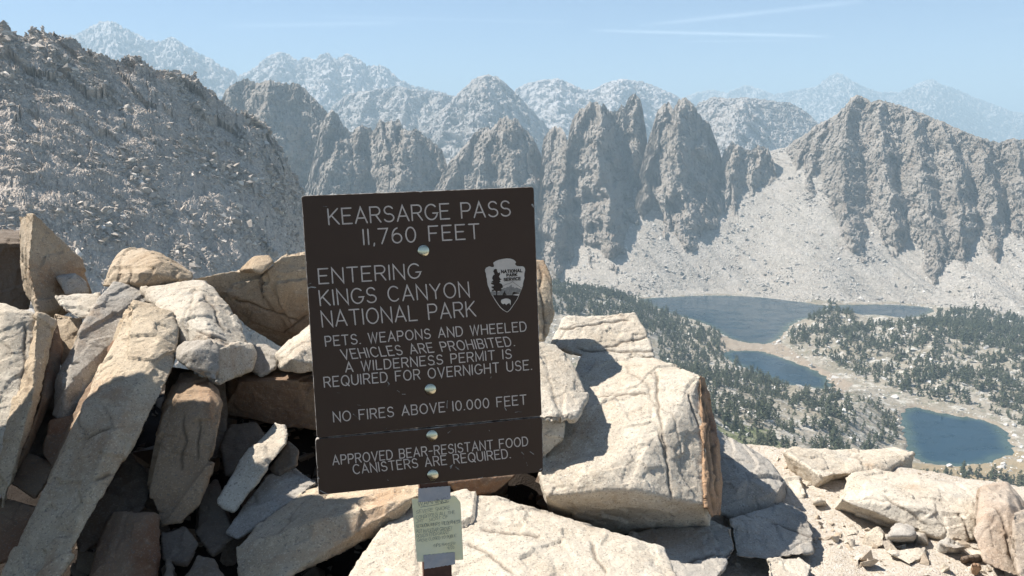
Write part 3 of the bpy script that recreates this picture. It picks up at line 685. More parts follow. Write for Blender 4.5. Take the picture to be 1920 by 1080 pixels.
# ------------------------------------------------------------------ scattered blocks (too many to count) on the slopes
def hull_np(pts):
    bm = bmesh.new()
    for p in pts: bm.verts.new(p)
    bmesh.ops.convex_hull(bm, input=bm.verts)
    bmesh.ops.delete(bm, geom=[v for v in bm.verts if not v.link_faces], context='VERTS')
    bmesh.ops.triangulate(bm, faces=bm.faces)
    bm.verts.index_update()
    v = np.array([x.co[:] for x in bm.verts]); f = np.array([[q.index for q in x.verts] for x in bm.faces])
    bm.free(); return v, f
BLOCKS = []
for k in range(10):
    n = 11
    p = RNG.uniform(-1, 1, (n, 3)) * np.array((1.0, RNG.uniform(0.5, 0.9), RNG.uniform(0.35, 0.7)))
    BLOCKS.append(hull_np(p))
def scatter(name, label, cat, mat, pos, size, sink=0.15, tilt=0.7):
    vs, fs, off = [], [], 0
    which = RNG.integers(0, len(BLOCKS), len(pos))
    for k, (bv, bf) in enumerate(BLOCKS):
        sel = np.where(which == k)[0]
        if not len(sel): continue
        a, b, c = RNG.uniform(0, 6.283, len(sel)), RNG.normal(0, tilt, len(sel)), RNG.normal(0, tilt, len(sel))
        ca, sa, cb, sb, cc, sc_ = np.cos(a), np.sin(a), np.cos(b), np.sin(b), np.cos(c), np.sin(c)
        Rz = np.stack((np.stack((ca, -sa, 0 * a), -1), np.stack((sa, ca, 0 * a), -1), np.stack((0 * a, 0 * a, 0 * a + 1), -1)), 1)
        Rx = np.stack((np.stack((0 * a + 1, 0 * a, 0 * a), -1), np.stack((0 * a, cb, -sb), -1), np.stack((0 * a, sb, cb), -1)), 1)
        Ry = np.stack((np.stack((cc, 0 * a, sc_), -1), np.stack((0 * a, 0 * a + 1, 0 * a), -1), np.stack((-sc_, 0 * a, cc), -1)), 1)
        Rm = Rz @ Rx @ Ry
        v = np.einsum('nij,kj->nki', Rm, bv) * size[sel][:, None, None]
        v = v + pos[sel][:, None, :]; v[..., 2] += (size[sel] * sink)[:, None]
        f = bf[None] + (np.arange(len(sel)) * len(bv))[:, None, None] + off
        vs.append(v.reshape(-1, 3)); fs.append(f.reshape(-1, 3)); off += v.shape[0] * v.shape[1]
    o = mesh_np(name, np.concatenate(vs), np.concatenate(fs), mat)
    return tag(o, label, cat, None, 'stuff')
def grid_pick(V, n, wfun=None):
    nr, nc = V.shape[:2]
    i, j = RNG.uniform(0, nr - 1.001, n), RNG.uniform(0, nc - 1.001, n)
    i0, j0 = i.astype(int), j.astype(int); fi, fj = (i - i0)[:, None], (j - j0)[:, None]
    p = (V[i0, j0] * (1 - fi) + V[i0 + 1, j0] * fi) * (1 - fj) + (V[i0, j0 + 1] * (1 - fi) + V[i0 + 1, j0 + 1] * fi) * fj
    return p
def pareto(n, lo, hi, a=2.2): return np.minimum(lo * (1 - RNG.random(n)) ** (-1 / a), hi)
p = grid_pick(SV[2:], 150000)
pr = proj(p); k = (pr[:, 0] > -60) & (pr[:, 0] < 600) & (pr[:, 1] < 620)
p = p[k]
clump = fbm(np.stack((p[:, 0] / 30, p[:, 1] / 30, p[:, 2] / 30), -1), 3)
p = p[RNG.random(len(p)) < np.clip(0.55 + 0.7 * clump, 0.1, 1)]
scatter('scree_boulders', 'loose grey boulders and scree covering the left mountain slope', 'scree', M['scree_rock'], p, np.clip(pareto(len(p), 0.5, 3.2, 2.2) * np.clip(1.0 + 1.5 * fbm(np.stack((p[:, 0] / 42, p[:, 1] / 42, p[:, 2] / 42 + 3), -1), 3) + 0.6 * sstep(420, 560, proj(p)[:, 0]), 0.45, 2.1), 0.4, 4.6), 0.2, 0.38)
p = grid_pick(TALUS, 90000)
clump = fbm(np.stack((p[:, 0] / 60, p[:, 1] / 60, p[:, 2] / 60), -1), 3)
p = p[RNG.random(len(p)) < np.clip(0.4 + 1.0 * clump, 0.06, 1)]
scatter('talus_boulders', 'pale boulders scattered over the talus apron', 'scree', M['talus_rock'], p, pareto(len(p), 0.95, 6.0, 2.4), 0.15)
# ================================================================== TREES on the valley floor
def conifer_np(n_clumps, seed, lean=0.0, fat=1.0):
    """unit-height mountain conifer: tapered trunk with limbs; crown of many small ragged foliage clumps. returns (v,f,mat)"""
    g = np.random.default_rng(seed)
    v, f, m = [], [], []
    def tube(a, b, ra, rb, k=5):
        o = len(v)
        a, b = np.array(a), np.array(b); d = b - a; d = d / np.linalg.norm(d)
        s = np.cross(d, (0.3, 0.9, 0.2)); s /= np.linalg.norm(s); t2 = np.cross(d, s)
        for c, r in ((a, ra), (b, rb)):
            for i in range(k):
                an = 6.283 * i / k; v.append(c + r * (math.cos(an) * s + math.sin(an) * t2))
        for i in range(k):
            j = (i + 1) % k; f.append((o + i, o + j, o + k + j)); m.append(1); f.append((o + i, o + k + j, o + k + i)); m.append(1)
    tube((0, 0, -0.03), (lean * 0.5, 0, 0.5), 0.028, 0.019); tube((lean * 0.5, 0, 0.5), (lean, 0, 0.97), 0.019, 0.004)
    for i in range(n_clumps):
        h = 0.13 + 0.86 * (i + g.random()) / n_clumps
        an = g.uniform(0, 6.283)
        rad = fat * (0.235 * (1 - h) ** 0.62 + 0.02) * g.uniform(0.35, 1.1)
        c = np.array((lean * h + rad * math.cos(an), rad * math.sin(an), h - 0.12 * rad))
        if i % 4 == 0 and n_clumps > 30: tube((lean * h, 0, h + 0.01), c, 0.008, 0.003, 3)
        s = np.array((1.0, 1.0, 0.62)) * (0.045 + 0.085 * (1 - h)) * g.uniform(0.7, 1.35) * (1.0 if n_clumps > 30 else 1.5)
        pts = [(1, 0, 0), (-0.5, 0.87, 0), (-0.5, -0.87, 0), (0, 0, 1.0), (0, 0, -0.7)]
        o = len(v); q = g.uniform(0, 6.283); cq, sq = math.cos(q), math.sin(q)
        for p_ in pts:
            p_ = np.array(p_) * g.uniform(0.65, 1.4) + g.normal(0, 0.12, 3)
            p_ = np.array((cq * p_[0] - sq * p_[1], sq * p_[0] + cq * p_[1], p_[2]))
            v.append(c + p_ * s)
        for a_, b_ in ((0, 1), (1, 2), (2, 0)):
            f.append((o + a_, o + b_, o + 3)); m.append(0); f.append((o + b_, o + a_, o + 4)); m.append(0)
    return np.array(v), np.array(f), np.array(m)

FOREST = [  # photo polygons of wooded ground (stand on the valley floor), density, how clumped
    ([(1030, 530), (1120, 540), (1200, 562), (1290, 598), (1345, 625), (1365, 660), (1420, 700), (1500, 735), (1570, 735), (1480, 760), (1330, 720), (1230, 640), (1150, 600), (1030, 590)], 0.85, 0.6),
    ([(1230, 640), (1330, 700), (1480, 745), (1600, 745), (1690, 770), (1705, 850), (1640, 860), (1480, 860), (1340, 860), (1250, 760)], 0.5, 0.9),
    ([(1490, 618), (1560, 612), (1640, 608), (1760, 602), (1960, 606), (1980, 690), (1920, 660), (1800, 640), (1700, 650), (1620, 640), (1540, 630)], 1.0, 0.6),
    ([(1460, 625), (1560, 610), (1700, 625), (1960, 640), (1980, 830), (1920, 800), (1840, 765), (1730, 748), (1620, 712), (1560, 680), (1490, 655)], 0.62, 0.9),
    ([(1710, 900), (1800, 884), (1920, 895), (1990, 890), (1990, 990), (1700, 960)], 0.75, 0.8),
    ([(1535, 540), (1570, 538), (1605, 556), (1610, 572), (1555, 575)], 0.55, 0.7),
    ([(1515, 600), (1540, 584), (1592, 578), (1605, 600), (1560, 612)], 1.0, 0.2),
    ([(1750, 570), (1830, 575), (1960, 610), (1960, 640), (1760, 600)], 0.6, 0.8),
]
n = 120000
px = RNG.uniform(1000, 2000, n)
yy = np.sqrt(RNG.uniform(520 ** 2, 1720 ** 2, n))
aa = np.arctan((px - 960) / F)
tx, ty = np.sin(aa) * yy, np.cos(aa) * yy
tz, td = valley_z(tx, ty)
pj = proj(np.stack((tx, ty, tz), -1))
dens = np.zeros(n)
cl = 1.2 * fbm(np.stack((tx / 48, ty / 48, 0 * tx), -1), 4, 0.65)
for poly, dn, c in FOREST:
    k = in_poly(pj[:, 0], pj[:, 1], poly)
    dens = np.where(k, np.maximum(dens, np.clip(dn + c * cl, 0.03 * dn, 1.0)), dens)
dens = np.where(td < 7, 0, dens)
rm = np.interp(px, u, rf)
dens = np.where(yy > rm + 5, 0, dens)
keep = RNG.random(n) < dens * 0.135 * (yy / 1000) ** 0.3 * 1.15
T = np.stack((tx, ty, tz), -1)[keep]; Tp = pj[keep]
hgt = np.clip(7.5 * np.exp(RNG.normal(0, 0.36, len(T))), 3.5, 18)
# the shore under the talus keeps a few trees of its own
order = np.argsort(-(hgt / Tp[:, 2]))
vis = (Tp[:, 0] > 1030) & (Tp[:, 0] < 1925) & (Tp[:, 1] < 915)
front = (Tp[:, 0] > 1340) | (Tp[:, 1] < 600)
big = [i for i in order if vis[i] and front[i] and not (Tp[i, 0] < 1480 and Tp[i, 1] > 850)][:300]
big_set = set(big)
PROTO = []
for k in range(6):
    v, f, m = conifer_np(46, 50 + k, RNG.normal(0, 0.02), (0.9, 1.15, 1.0, 1.25, 0.8, 1.1)[k])
    o = mesh_np('conifer', v, f, [M['needles'], M['bark']], matidx=m)
    PROTO.append(o)
REG = [('dark conifer among the larger ones standing on the wooded slope left of the three lakes', 'conifers on the near wooded slope'),
       ('dark conifer among the larger ones standing on the pale hummock right of the middle lake', 'conifers on the hummock between the lakes'),
       ('dark conifer in the strip of trees below the nearest lake at the right edge', 'conifers below the nearest lake')]
for j, i in enumerate(big):
    src = PROTO[j % 6]
    o = src if j < 6 else src.copy()
    if j >= 6: COL.objects.link(o)
    o.location = T[i]; o.scale = (hgt[i],) * 3; o.rotation_euler = (0, 0, RNG.uniform(0, 6.283))
    x_, y_ = Tp[i, 0], Tp[i, 1]
    rg = 2 if y_ > 868 and x_ > 1690 else (0 if (x_ < np.interp(y_, [600, 650, 735, 770, 860], [1330, 1400, 1600, 1692, 1700])) else 1)
    tag(o, REG[rg][0], 'tree', REG[rg][1])
rest = np.array([i for i in range(len(T)) if i not in big_set])
SM = [conifer_np(20, 80 + k, 0, (0.95, 1.2, 1.05, 1.35)[k]) for k in range(4)]
vs, fs, ms, off = [], [], [], 0
for k in range(4):
    sel = rest[k::4]; bv, bf, bm_ = SM[k]
    a = RNG.uniform(0, 6.283, len(sel)); ca, sa = np.cos(a), np.sin(a)
    v = np.stack((bv[None, :, 0] * ca[:, None] - bv[None, :, 1] * sa[:, None], bv[None, :, 0] * sa[:, None] + bv[None, :, 1] * ca[:, None], np.repeat(bv[None, :, 2], len(sel), 0)), -1)
    v = v * hgt[sel][:, None, None] + T[sel][:, None, :]
    f = bf[None] + (np.arange(len(sel)) * len(bv))[:, None, None] + off
    vs.append(v.reshape(-1, 3)); fs.append(f.reshape(-1, 3)); ms.append(np.tile(bm_, len(sel))); off += v.shape[0] * v.shape[1]
tag(mesh_np('conifer_forest', np.concatenate(vs), np.concatenate(fs), [M['needles'], M['bark']], matidx=np.concatenate(ms)),
    'distant conifer forest covering the valley around the lakes', 'forest', None, 'stuff')
print('TREES', len(T))
# pale granite blocks on the valley floor
n = 26000
px = RNG.uniform(1000, 2000, n); yy = np.sqrt(RNG.uniform(560 ** 2, 1700 ** 2, n)); aa = np.arctan((px - 960) / F)
tx, ty = np.sin(aa) * yy, np.cos(aa) * yy
tz, td = valley_z(tx, ty)
cl = fbm(np.stack((tx / 35, ty / 35, 0 * tx + 4), -1), 3)
rm = np.interp(px, u, rf)
k = (td > 2) & (yy < rm + 10) & (RNG.random(n) < np.clip(0.3 + 1.1 * cl + 0.3 * (td < 12), 0.03, 1))
p = np.stack((tx, ty, tz), -1)[k]
scatter('valley_boulders', 'pale granite blocks strewn over the valley floor between the trees', 'rubble', M['valley_rock'], p, pareto(len(p), 0.7, 5.5, 2.0), 0.1, 0.35)
# ================================================================== NEAR GROUND
def ground_z(x, y):
    z = -0.10 + 0 * x
    left = sstep(0.75, -0.1, x - 0.12 * (y - 3))
    z = z + left * (0.03 + 0.36 * sstep(2.5, 3.8, y))
    z = z - 0.66 * np.clip(np.hypot(x, y) - np.where(left > 0.5, 4.7, 4.45), 0, None)
    p = np.stack((x, y, 0 * x), -1)
    return z + 0.022 * fbm(p * 2.2, 4) + 0.006 * fbm(p * 14, 3)
gx, gy = np.meshgrid(np.linspace(-5, 6, 420), np.linspace(-2, 8.5, 400))
gz = ground_z(gx, gy)
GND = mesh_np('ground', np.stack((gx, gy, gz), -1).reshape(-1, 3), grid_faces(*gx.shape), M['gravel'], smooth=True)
set_attr(GND, 'soil_shade', sstep(0.95, 0.55, gx - 0.1 * (gy - 3)))
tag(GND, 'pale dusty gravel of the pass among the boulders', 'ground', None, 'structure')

# ================================================================== BOULDERS
def vnormals(v, f):
    a, b, c, d = v[f[:, 0]], v[f[:, 1]], v[f[:, 2]], v[f[:, -1]]
    n = np.cross(c - a, d - b); out = np.zeros_like(v)
    for k in range(f.shape[1]): np.add.at(out, f[:, k], n)
    return out / (np.linalg.norm(out, axis=1)[:, None] + 1e-12)
_rock_n = [0]
def rock(name, label, mat, thick, *hulls, cracks=(), vox=0.0062, rough=1.0, shrink=0.86, cat='boulder', group=None, world=False):
    """angular stone: hulls of corner points (photo pixel, depth in metres) closed behind, fused, chipped and cracked"""
    _rock_n[0] += 1; seed = _rock_n[0]
    vs, fs, off = [], [], 0
    for h in hulls:
        h = np.asarray(h, float)
        if world:
            v, f = hull_np(h); vs.append(v); fs.append(f + off); off += len(v); continue
        c = h[:, :2].mean(0)
        pts = [P(*q) for q in h]
        for q in h:
            e = c + (q[:2] - c) * shrink
            pts.append(P(e[0], e[1], q[2] + thick))
        v, f = hull_np(pts)
        vs.append(v); fs.append(f + off); off += len(v)
    v = np.concatenate(vs); f = np.concatenate(fs)
    cen = v.mean(0); cen[2] = v[:, 2].min()
    me = bpy.data.meshes.new('tmp'); me.from_pydata((v - cen).tolist(), [], f.tolist()); me.update()
    o = bpy.data.objects.new('tmp', me); COL.objects.link(o)
    md = o.modifiers.new('r', 'REMESH'); md.mode = 'VOXEL'; md.voxel_size = vox; md.adaptivity = 0
    bpy.context.view_layer.update()
    ev = o.evaluated_get(bpy.context.evaluated_depsgraph_get()); m2 = ev.to_mesh()
    n = len(m2.vertices); V = np.empty(n * 3, np.float32); m2.vertices.foreach_get('co', V); V = V.reshape(-1, 3).astype(float)
    nf = len(m2.polygons); L = np.empty(len(m2.loops), np.int32); m2.loops.foreach_get('vertex_index', L)
    Fq = L.reshape(nf, 4); ev.to_mesh_clear()
    bpy.data.objects.remove(o); bpy.data.meshes.remove(me)
    W = V + cen
    q = W + seed * 3.71
    N = vnormals(V, Fq)
    d = rough * (0.004 * fbm(q * 4.0, 3) + 0.0085 * cells(q / 0.30, seed) + 0.0042 * cells(q / 0.11, seed) + 0.0018 * cells(q / 0.04, seed) + 0.0014 * ridged(q * 30, 3, 0.6))
    cr = np.zeros(n)
    pr = proj(W)
    for (x0, y0, x1, y1) in cracks:
        e = np.array((x1 - x0, y1 - y0), float); ln = np.linalg.norm(e); e /= ln
        rx, ry = pr[:, 0] - x0, pr[:, 1] - y0
        al = rx * e[0] + ry * e[1]; ac = -rx * e[1] + ry * e[0]
        ac = ac * pr[:, 2] / F + 0.012 * fbm(W * 9 + seed, 3)
        g = np.exp(-(ac / 0.0048) ** 2) * sstep(-8, 6, al) * sstep(ln + 8, ln - 6, al)
        cr = np.maximum(cr, g)
    # a few hairline joints of its own
    g_ = np.random.default_rng(seed)
    for k in range(2):
        nn = g_.normal(size=3); nn /= np.linalg.norm(nn)
        s_ = (W - W.mean(0)) @ nn + 0.03 * fbm(W * 6 + 7 * k + seed, 3) - g_.uniform(-0.1, 0.1)
        cr = np.maximum(cr, 0.55 * np.exp(-(s_ / 0.0045) ** 2) * sstep(0.0, 0.35, fbm(W * 3 + 11 * k + seed, 2)))
    V = V + N * (d - 0.008 * cr)[:, None]
    o = mesh_np(name, V, Fq, M[mat], smooth=True)
    o.location = cen
    set_attr(o, 'crack', cr)
    return tag(o, label, cat, group)

def Z(*pts): return [(q[0], q[1], (CAM_Z - q[2]) / (SP + (q[1] - 540) / F * CP)) for q in pts]   # pixel + height above the trail datum
B = 'boulder'; S_ = 'rock_slab'; ST = 'stone'
# ---- right of the sign
rock(B, 'huge pale sunlit boulder right of the sign with a dark overhanging underside', 'granite', 0.14,
     [(1095, 665, 3.75), (1120, 668, 3.74), (1225, 670, 3.74), (1290, 698, 3.54), (1314, 702, 3.42), (1085, 720, 3.5), (1030, 800, 3.25), (1010, 880, 3.05), (1026, 930, 2.97),
      (1120, 890, 2.95), (1135, 917, 2.92), (1185, 917, 2.92), (1318, 946, 3.0), (1325, 870, 3.14), (1322, 780, 3.34), (1240, 812, 3.12), (1290, 772, 3.24),
      (1030, 962, 3.22), (1150, 1004, 3.26), (1330, 993, 3.22)], cracks=[(1230, 700, 1250, 860), (1235, 800, 1262, 930), (1120, 745, 1215, 735), (1290, 735, 1312, 800)])
rock(S_, 'rusty brown slab edge standing against the right side of the huge boulder', 'rust', 0.06,
     [(1311, 701, 3.42), (1317, 760, 3.32), (1319, 850, 3.14), (1322, 950, 2.98), (1333, 974, 3.02), (1323, 707, 3.48), (1340, 800, 3.36), (1354, 900, 3.2), (1352, 967, 3.12)],
     cracks=[(1316, 720, 1338, 960), (1326, 760, 1345, 930)], cat='slab')
rock(S_, 'pale slab with level cracks lying on top of the huge boulder', 'granite', 0.35,
     [(1030, 648, 3.86), (1058, 598, 4.0), (1072, 594, 4.06), (1130, 592, 4.1), (1190, 589, 4.1), (1212, 625, 3.95), (1226, 670, 3.78), (1150, 672, 3.76), (1092, 668, 3.76)],
     cracks=[(1130, 652, 1214, 630), (1050, 618, 1180, 600), (1085, 655, 1226, 661)], cat='slab')
rock(B, 'bright white boulder peeping out just right of the sign, with a stepped lower edge', 'granite', 0.3,
     [(940, 640, 3.45), (1000, 641, 3.45), (1040, 650, 3.46), (1070, 676, 3.38), (1086, 710, 3.3), (1102, 742, 3.2), (1076, 788, 3.04), (1040, 790, 3.0), (940, 790, 3.02)],
     [(940, 760, 3.08), (1060, 775, 3.08), (1056, 826, 3.06), (1022, 858, 3.08), (940, 862, 3.1)], cracks=[(1010, 790, 1072, 792)])
rock(B, 'tan boulder showing as a narrow strip beside the emblem at the sign right edge', 'tan', 0.25,
     [(820, 490, 3.7), (1000, 484, 3.6), (1020, 486, 3.6), (1034, 520, 3.55), (1038, 570, 3.5), (1037, 602, 3.5), (1020, 638, 3.46), (820, 640, 3.5), (1005, 560, 3.48)], cracks=[(1012, 500, 1020, 630)])
rock(B, 'cracked grey block wedged low beneath the huge boulder at the bottom edge', 'grey', 0.3,
     [(1180, 1000, 3.12), (1330, 976, 3.27), (1370, 990, 3.2), (1379, 1030, 3.05), (1342, 1092, 2.8), (1200, 1092, 2.76), (1240, 1030, 2.98)], cracks=[(1290, 1050, 1376, 1035)])
rock(B, 'grey speckled boulder leaning behind the rusty brown slab edge', 'grey', 0.38,
     [(1332, 798, 4.0), (1346, 806, 4.0), (1400, 838, 3.9), (1440, 865, 3.8), (1471, 905, 3.62), (1340, 880, 3.64), (1400, 900, 3.54), (1464, 917, 3.52), (1345, 962, 3.42), (1430, 986, 3.45), (1454, 976, 3.5), (1467, 940, 3.57)])
rock(B, 'rounded grey rock lying in the shadow below the grey speckled boulder', 'grey', 0.3,
     [(1425, 965, 3.42), (1470, 943, 3.52), (1510, 957, 3.48), (1526, 1000, 3.32), (1522, 1037, 3.2), (1440, 1049, 3.1), (1380, 1044, 3.1), (1368, 975, 3.3)], cracks=[(1450, 980, 1525, 1005)])
rock(ST, 'flat cream stone at the bottom edge where the trail begins', 'granite', 0.14,
     [(1438, 1047, 3.05), (1500, 1043, 3.1), (1521, 1060, 3.04), (1517, 1092, 2.9), (1438, 1092, 2.85)], cat='stone')
rock(S_, 'flat topped slab perched below the nearest lake with a dark undercut', 'granite', 0.22,
     [(1470, 847, 4.1), (1485, 842, 4.2), (1590, 845, 4.36), (1600, 846, 4.36), (1575, 885, 3.95), (1545, 894, 3.84), (1520, 928, 4.0), (1478, 882, 4.16)],
     [(1575, 848, 4.36), (1680, 838, 4.42), (1714, 850, 4.3), (1712, 896, 4.34), (1655, 884, 4.06), (1560, 890, 3.9), (1550, 900, 4.0)], cat='slab')
rock(S_, 'long pale slab beside the gravel with a tan front face half in shade', 'granite', 0.24,
     [(1596, 886, 3.78), (1640, 880, 3.88), (1700, 890, 3.84), (1836, 915, 3.66), (1832, 962, 3.44), (1720, 951, 3.42), (1640, 922, 3.52), (1574, 938, 3.5), (1562, 957, 3.72), (1620, 989, 3.74), (1730, 990, 3.64), (1800, 1023, 3.34), (1827, 1010, 3.38)],
     cracks=[(1800, 960, 1818, 1015), (1660, 930, 1740, 985)], cat='slab')
rock(B, 'upright pinkish grey boulder with a dark notch on top at the lower right', 'rose', 0.25,
     [(1838, 918, 3.34), (1886, 907, 3.42), (1908, 930, 3.36), (1925, 956, 3.3), (1950, 1095, 2.98), (1886, 1074, 2.98), (1845, 1054, 3.02), (1825, 1000, 3.12), (1850, 962, 3.16), (1890, 945, 3.2)], cracks=[(1870, 950, 1905, 1070)])
rock(B, 'rose tinted boulder cut off by the right edge of the view', 'rose', 0.25,
     [(1898, 962, 3.02), (1930, 955, 3.08), (1995, 958, 3.1), (1995, 1098, 2.8), (1912, 1088, 2.82), (1900, 1040, 2.9)])
rock(ST, 'largest loose stone lying in front of the long slab, shaded beneath', 'grey', 0.1,
     Z((1682, 982, -.02), (1700, 980, -.03), (1717, 990, -.03), (1713, 1005, -.015), (1665, 1006, -.015), (1690, 990, -.005), (1660, 1017, -.11), (1712, 1020, -.11)), vox=0.007, cat='stone')
rock(ST, 'creamy angular stone tucked to the right of the largest loose stone', 'granite', 0.08,
     Z((1714, 997, -.03), (1736, 1000, -.04), (1741, 1018, -.06), (1716, 1024, -.11), (1738, 1023, -.11), (1722, 1005, -.03)), vox=0.006, cat='stone')
rock(ST, 'broad flat cream stone lying level on the gravel', 'granite', 0.06,
     Z((1662, 1034, -.06), (1735, 1026, -.06), (1736, 1042, -.065), (1706, 1058, -.065), (1690, 1046, -.065), (1706, 1064, -.115), (1737, 1049, -.115)), vox=0.006, cat='stone')
rock(ST, 'grey faceted stone at the foot of the upright pinkish boulder', 'grey', 0.09,
     Z((1762, 1017, -.03), (1776, 1010, -.03), (1813, 1024, -.03), (1790, 1028, -.015), (1811, 1046, -.115), (1792, 1049, -.115), (1756, 1041, -.115)), vox=0.006, cat='stone')
rock(ST, 'small dark stone in the gap under the upright pinkish boulder', 'dark', 0.06,
     Z((1804, 1047, -.05), (1836, 1042, -.05), (1841, 1058, -.11), (1806, 1061, -.11)), vox=0.006, cat='stone')
rock(ST, 'leaning flat cream plate left of the largest loose stone', 'granite', 0.06,
     Z((1622, 1002, -.06), (1645, 989, -.045), (1660, 1000, -.045), (1656, 1024, -.08), (1632, 1031, -.11), (1612, 1022, -.11)), vox=0.006, cat='stone')
rock(ST, 'pale wedge stone at the bottom below the grey faceted stone', 'granite', 0.06,
     Z((1750, 1076, -.11), (1770, 1052, -.04), (1782, 1062, -.05), (1786, 1078, -.11), (1760, 1086, -.11)), vox=0.006, cat='stone')
rock(ST, 'little reddish stone standing upright near the bottom right corner', 'rust', 0.04,
     Z((1825, 1058, -.02), (1836, 1060, -.02), (1840, 1080, -.11), (1826, 1083, -.11)), vox=0.005, cat='stone')
rock(ST, 'pale stone against the left foot of the undercut slab', 'granite', 0.1,
     Z((1468, 894, -.05), (1500, 894, -.05), (1511, 925, -.07), (1508, 942, -.11), (1480, 942, -.11)), vox=0.008, cat='stone')
rock(ST, 'small round white stone in the dark undercut below the slab', 'granite', 0.05,
     Z((1526, 942, -.06), (1536, 936, -.05), (1547, 940, -.06), (1545, 950, -.11), (1530, 951, -.11)), vox=0.005, cat='stone')
# ---- below and behind the sign
rock(B, 'broad pale rock across the bottom centre, right behind the sign post', 'granite', 0.36,
     [(640, 1098, 2.38), (700, 1022, 2.6), (745, 962, 2.78), (772, 946, 2.82), (868, 925, 2.87), (930, 929, 2.87), (990, 954, 2.8), (1130, 1005, 2.64), (1246, 1029, 2.62), (1272, 1098, 2.38), (960, 1098, 2.3), (1000, 990, 2.64)],
     cracks=[(880, 1010, 960, 1075), (905, 985, 1010, 1000), (1110, 1015, 1130, 1075)])
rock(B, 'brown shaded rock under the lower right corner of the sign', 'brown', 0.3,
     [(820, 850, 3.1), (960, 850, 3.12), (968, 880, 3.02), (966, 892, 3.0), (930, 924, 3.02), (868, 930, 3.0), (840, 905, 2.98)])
rock(B, 'large pale rock at lower left of the sign with a rough broken right end', 'buff', 0.3,
     [(500, 970, 2.8), (570, 920, 2.97), (640, 905, 3.02), (775, 905, 3.02), (820, 900, 3.02), (440, 1026, 2.62), (520, 1000, 2.61), (600, 975, 2.63), (690, 950, 2.69), (790, 925, 2.75), (445, 1098, 2.5), (520, 1092, 2.5), (600, 1053, 2.6), (740, 992, 2.74)])
rock(B, 'grey slab fragment propped behind the large pale rock left of the sign', 'grey', 0.2,
     [(470, 938, 2.92), (500, 888, 3.02), (545, 872, 3.07), (594, 905, 2.97), (565, 932, 2.9), (520, 952, 2.84), (445, 1012, 2.74), (424, 1000, 2.77)])
rock(S_, 'thin tilted slab with a bright upper tip in the dark gap left of the sign', 'granite', 0.07,
     [(513, 792, 3.12), (541, 799, 3.1), (536, 832, 3.0), (500, 882, 2.92), (480, 906, 2.88), (436, 963, 2.8), (404, 946, 2.82), (420, 920, 2.86), (452, 868, 2.95), (490, 825, 3.04)], vox=0.008, cat='slab')
rock(ST, 'small dark chip behind the thin tilted slab', 'dark', 0.08, [(540, 828, 3.07), (560, 845, 3.05), (556, 872, 3.02), (520, 892, 3.02), (508, 880, 3.04)], vox=0.008, cat='stone')
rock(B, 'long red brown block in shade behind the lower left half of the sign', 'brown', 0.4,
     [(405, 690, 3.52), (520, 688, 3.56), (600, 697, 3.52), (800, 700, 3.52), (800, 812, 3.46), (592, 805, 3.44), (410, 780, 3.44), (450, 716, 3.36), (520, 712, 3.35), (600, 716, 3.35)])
rock(B, 'bright sunlit boulder poking out at the left edge of the sign', 'granite', 0.3,
     [(518, 662, 3.32), (560, 634, 3.42), (590, 598, 3.52), (680, 590, 3.52), (680, 690, 3.3), (592, 694, 3.24), (560, 699, 3.22), (524, 692, 3.24), (545, 674, 3.18)])
rock(ST, 'grey stone between the white rounded boulder and the sign', 'grey', 0.15, [(472, 645, 3.5), (500, 647, 3.5), (523, 665, 3.45), (517, 692, 3.4), (490, 707, 3.37), (470, 692, 3.4)], vox=0.008, cat='stone')
# ---- the pile on the left
rock(B, 'big shaded brown rock with a cracked knob adjoining the sign upper left', 'tan', 0.42,
     [(360, 522, 3.86), (420, 510, 3.86), (470, 506, 3.86), (500, 504, 3.86), (560, 600, 3.92), (640, 640, 4.02), (530, 653, 4.04), (470, 618, 3.97), (430, 572, 3.92)],
     [(484, 520, 3.82), (530, 480, 3.82), (600, 470, 3.82), (780, 478, 3.82), (790, 640, 3.97), (560, 642, 3.98), (500, 560, 3.87)], cracks=[(488, 505, 494, 560), (440, 560, 560, 600), (530, 625, 575, 590)])
rock(ST, 'knob shaped stone on the crest of the big shaded brown rock', 'tan', 0.12, [(450, 508, 3.8), (476, 481, 3.8), (506, 478, 3.8), (513, 492, 3.76), (490, 514, 3.72), (470, 503, 3.72)], vox=0.008, cat='stone')
rock(B, 'sunlit wedge shaped boulder with ribbed left side on the pile skyline', 'tan', 0.3,
     [(193, 536, 3.72), (210, 490, 3.87), (235, 467, 4.02), (268, 463, 4.04), (300, 475, 4.0), (362, 512, 3.8), (357, 525, 3.75), (265, 541, 3.65), (255, 530, 3.62), (302, 489, 3.72), (262, 510, 3.62), (212, 510, 3.7)], cracks=[(225, 495, 215, 535), (245, 500, 240, 535)])
rock(B, 'white rounded boulder with a grey right flank in the middle of the pile', 'granite', 0.4,
     [(266, 539, 3.62), (300, 530, 3.72), (340, 526, 3.77), (385, 528, 3.72), (417, 562, 3.57), (443, 622, 3.42), (477, 662, 3.3), (470, 692, 3.26), (410, 721, 3.12), (350, 692, 3.2), (330, 620, 3.3), (350, 604, 3.27), (372, 560, 3.42), (402, 640, 3.17)], cracks=[(385, 555, 420, 620), (370, 620, 430, 640)])
rock(ST, 'small light stone resting against the front of the white rounded boulder', 'grey', 0.14, [(312, 660, 3.17), (345, 638, 3.18), (395, 637, 3.12), (412, 655, 3.1), (409, 721, 3.02), (352, 692, 3.04), (335, 672, 3.08), (365, 656, 3.04)], vox=0.008, cat='stone')
rock(B, 'pointed upright slab like a shark fin at the upper left', 'tan', 0.18,
     [(34, 404, 3.87), (62, 398, 3.7), (120, 450, 3.85), (158, 486, 3.92), (172, 550, 3.92), (108, 600, 3.77), (74, 590, 3.6), (52, 500, 3.6), (44, 545, 3.76), (38, 470, 3.82)])
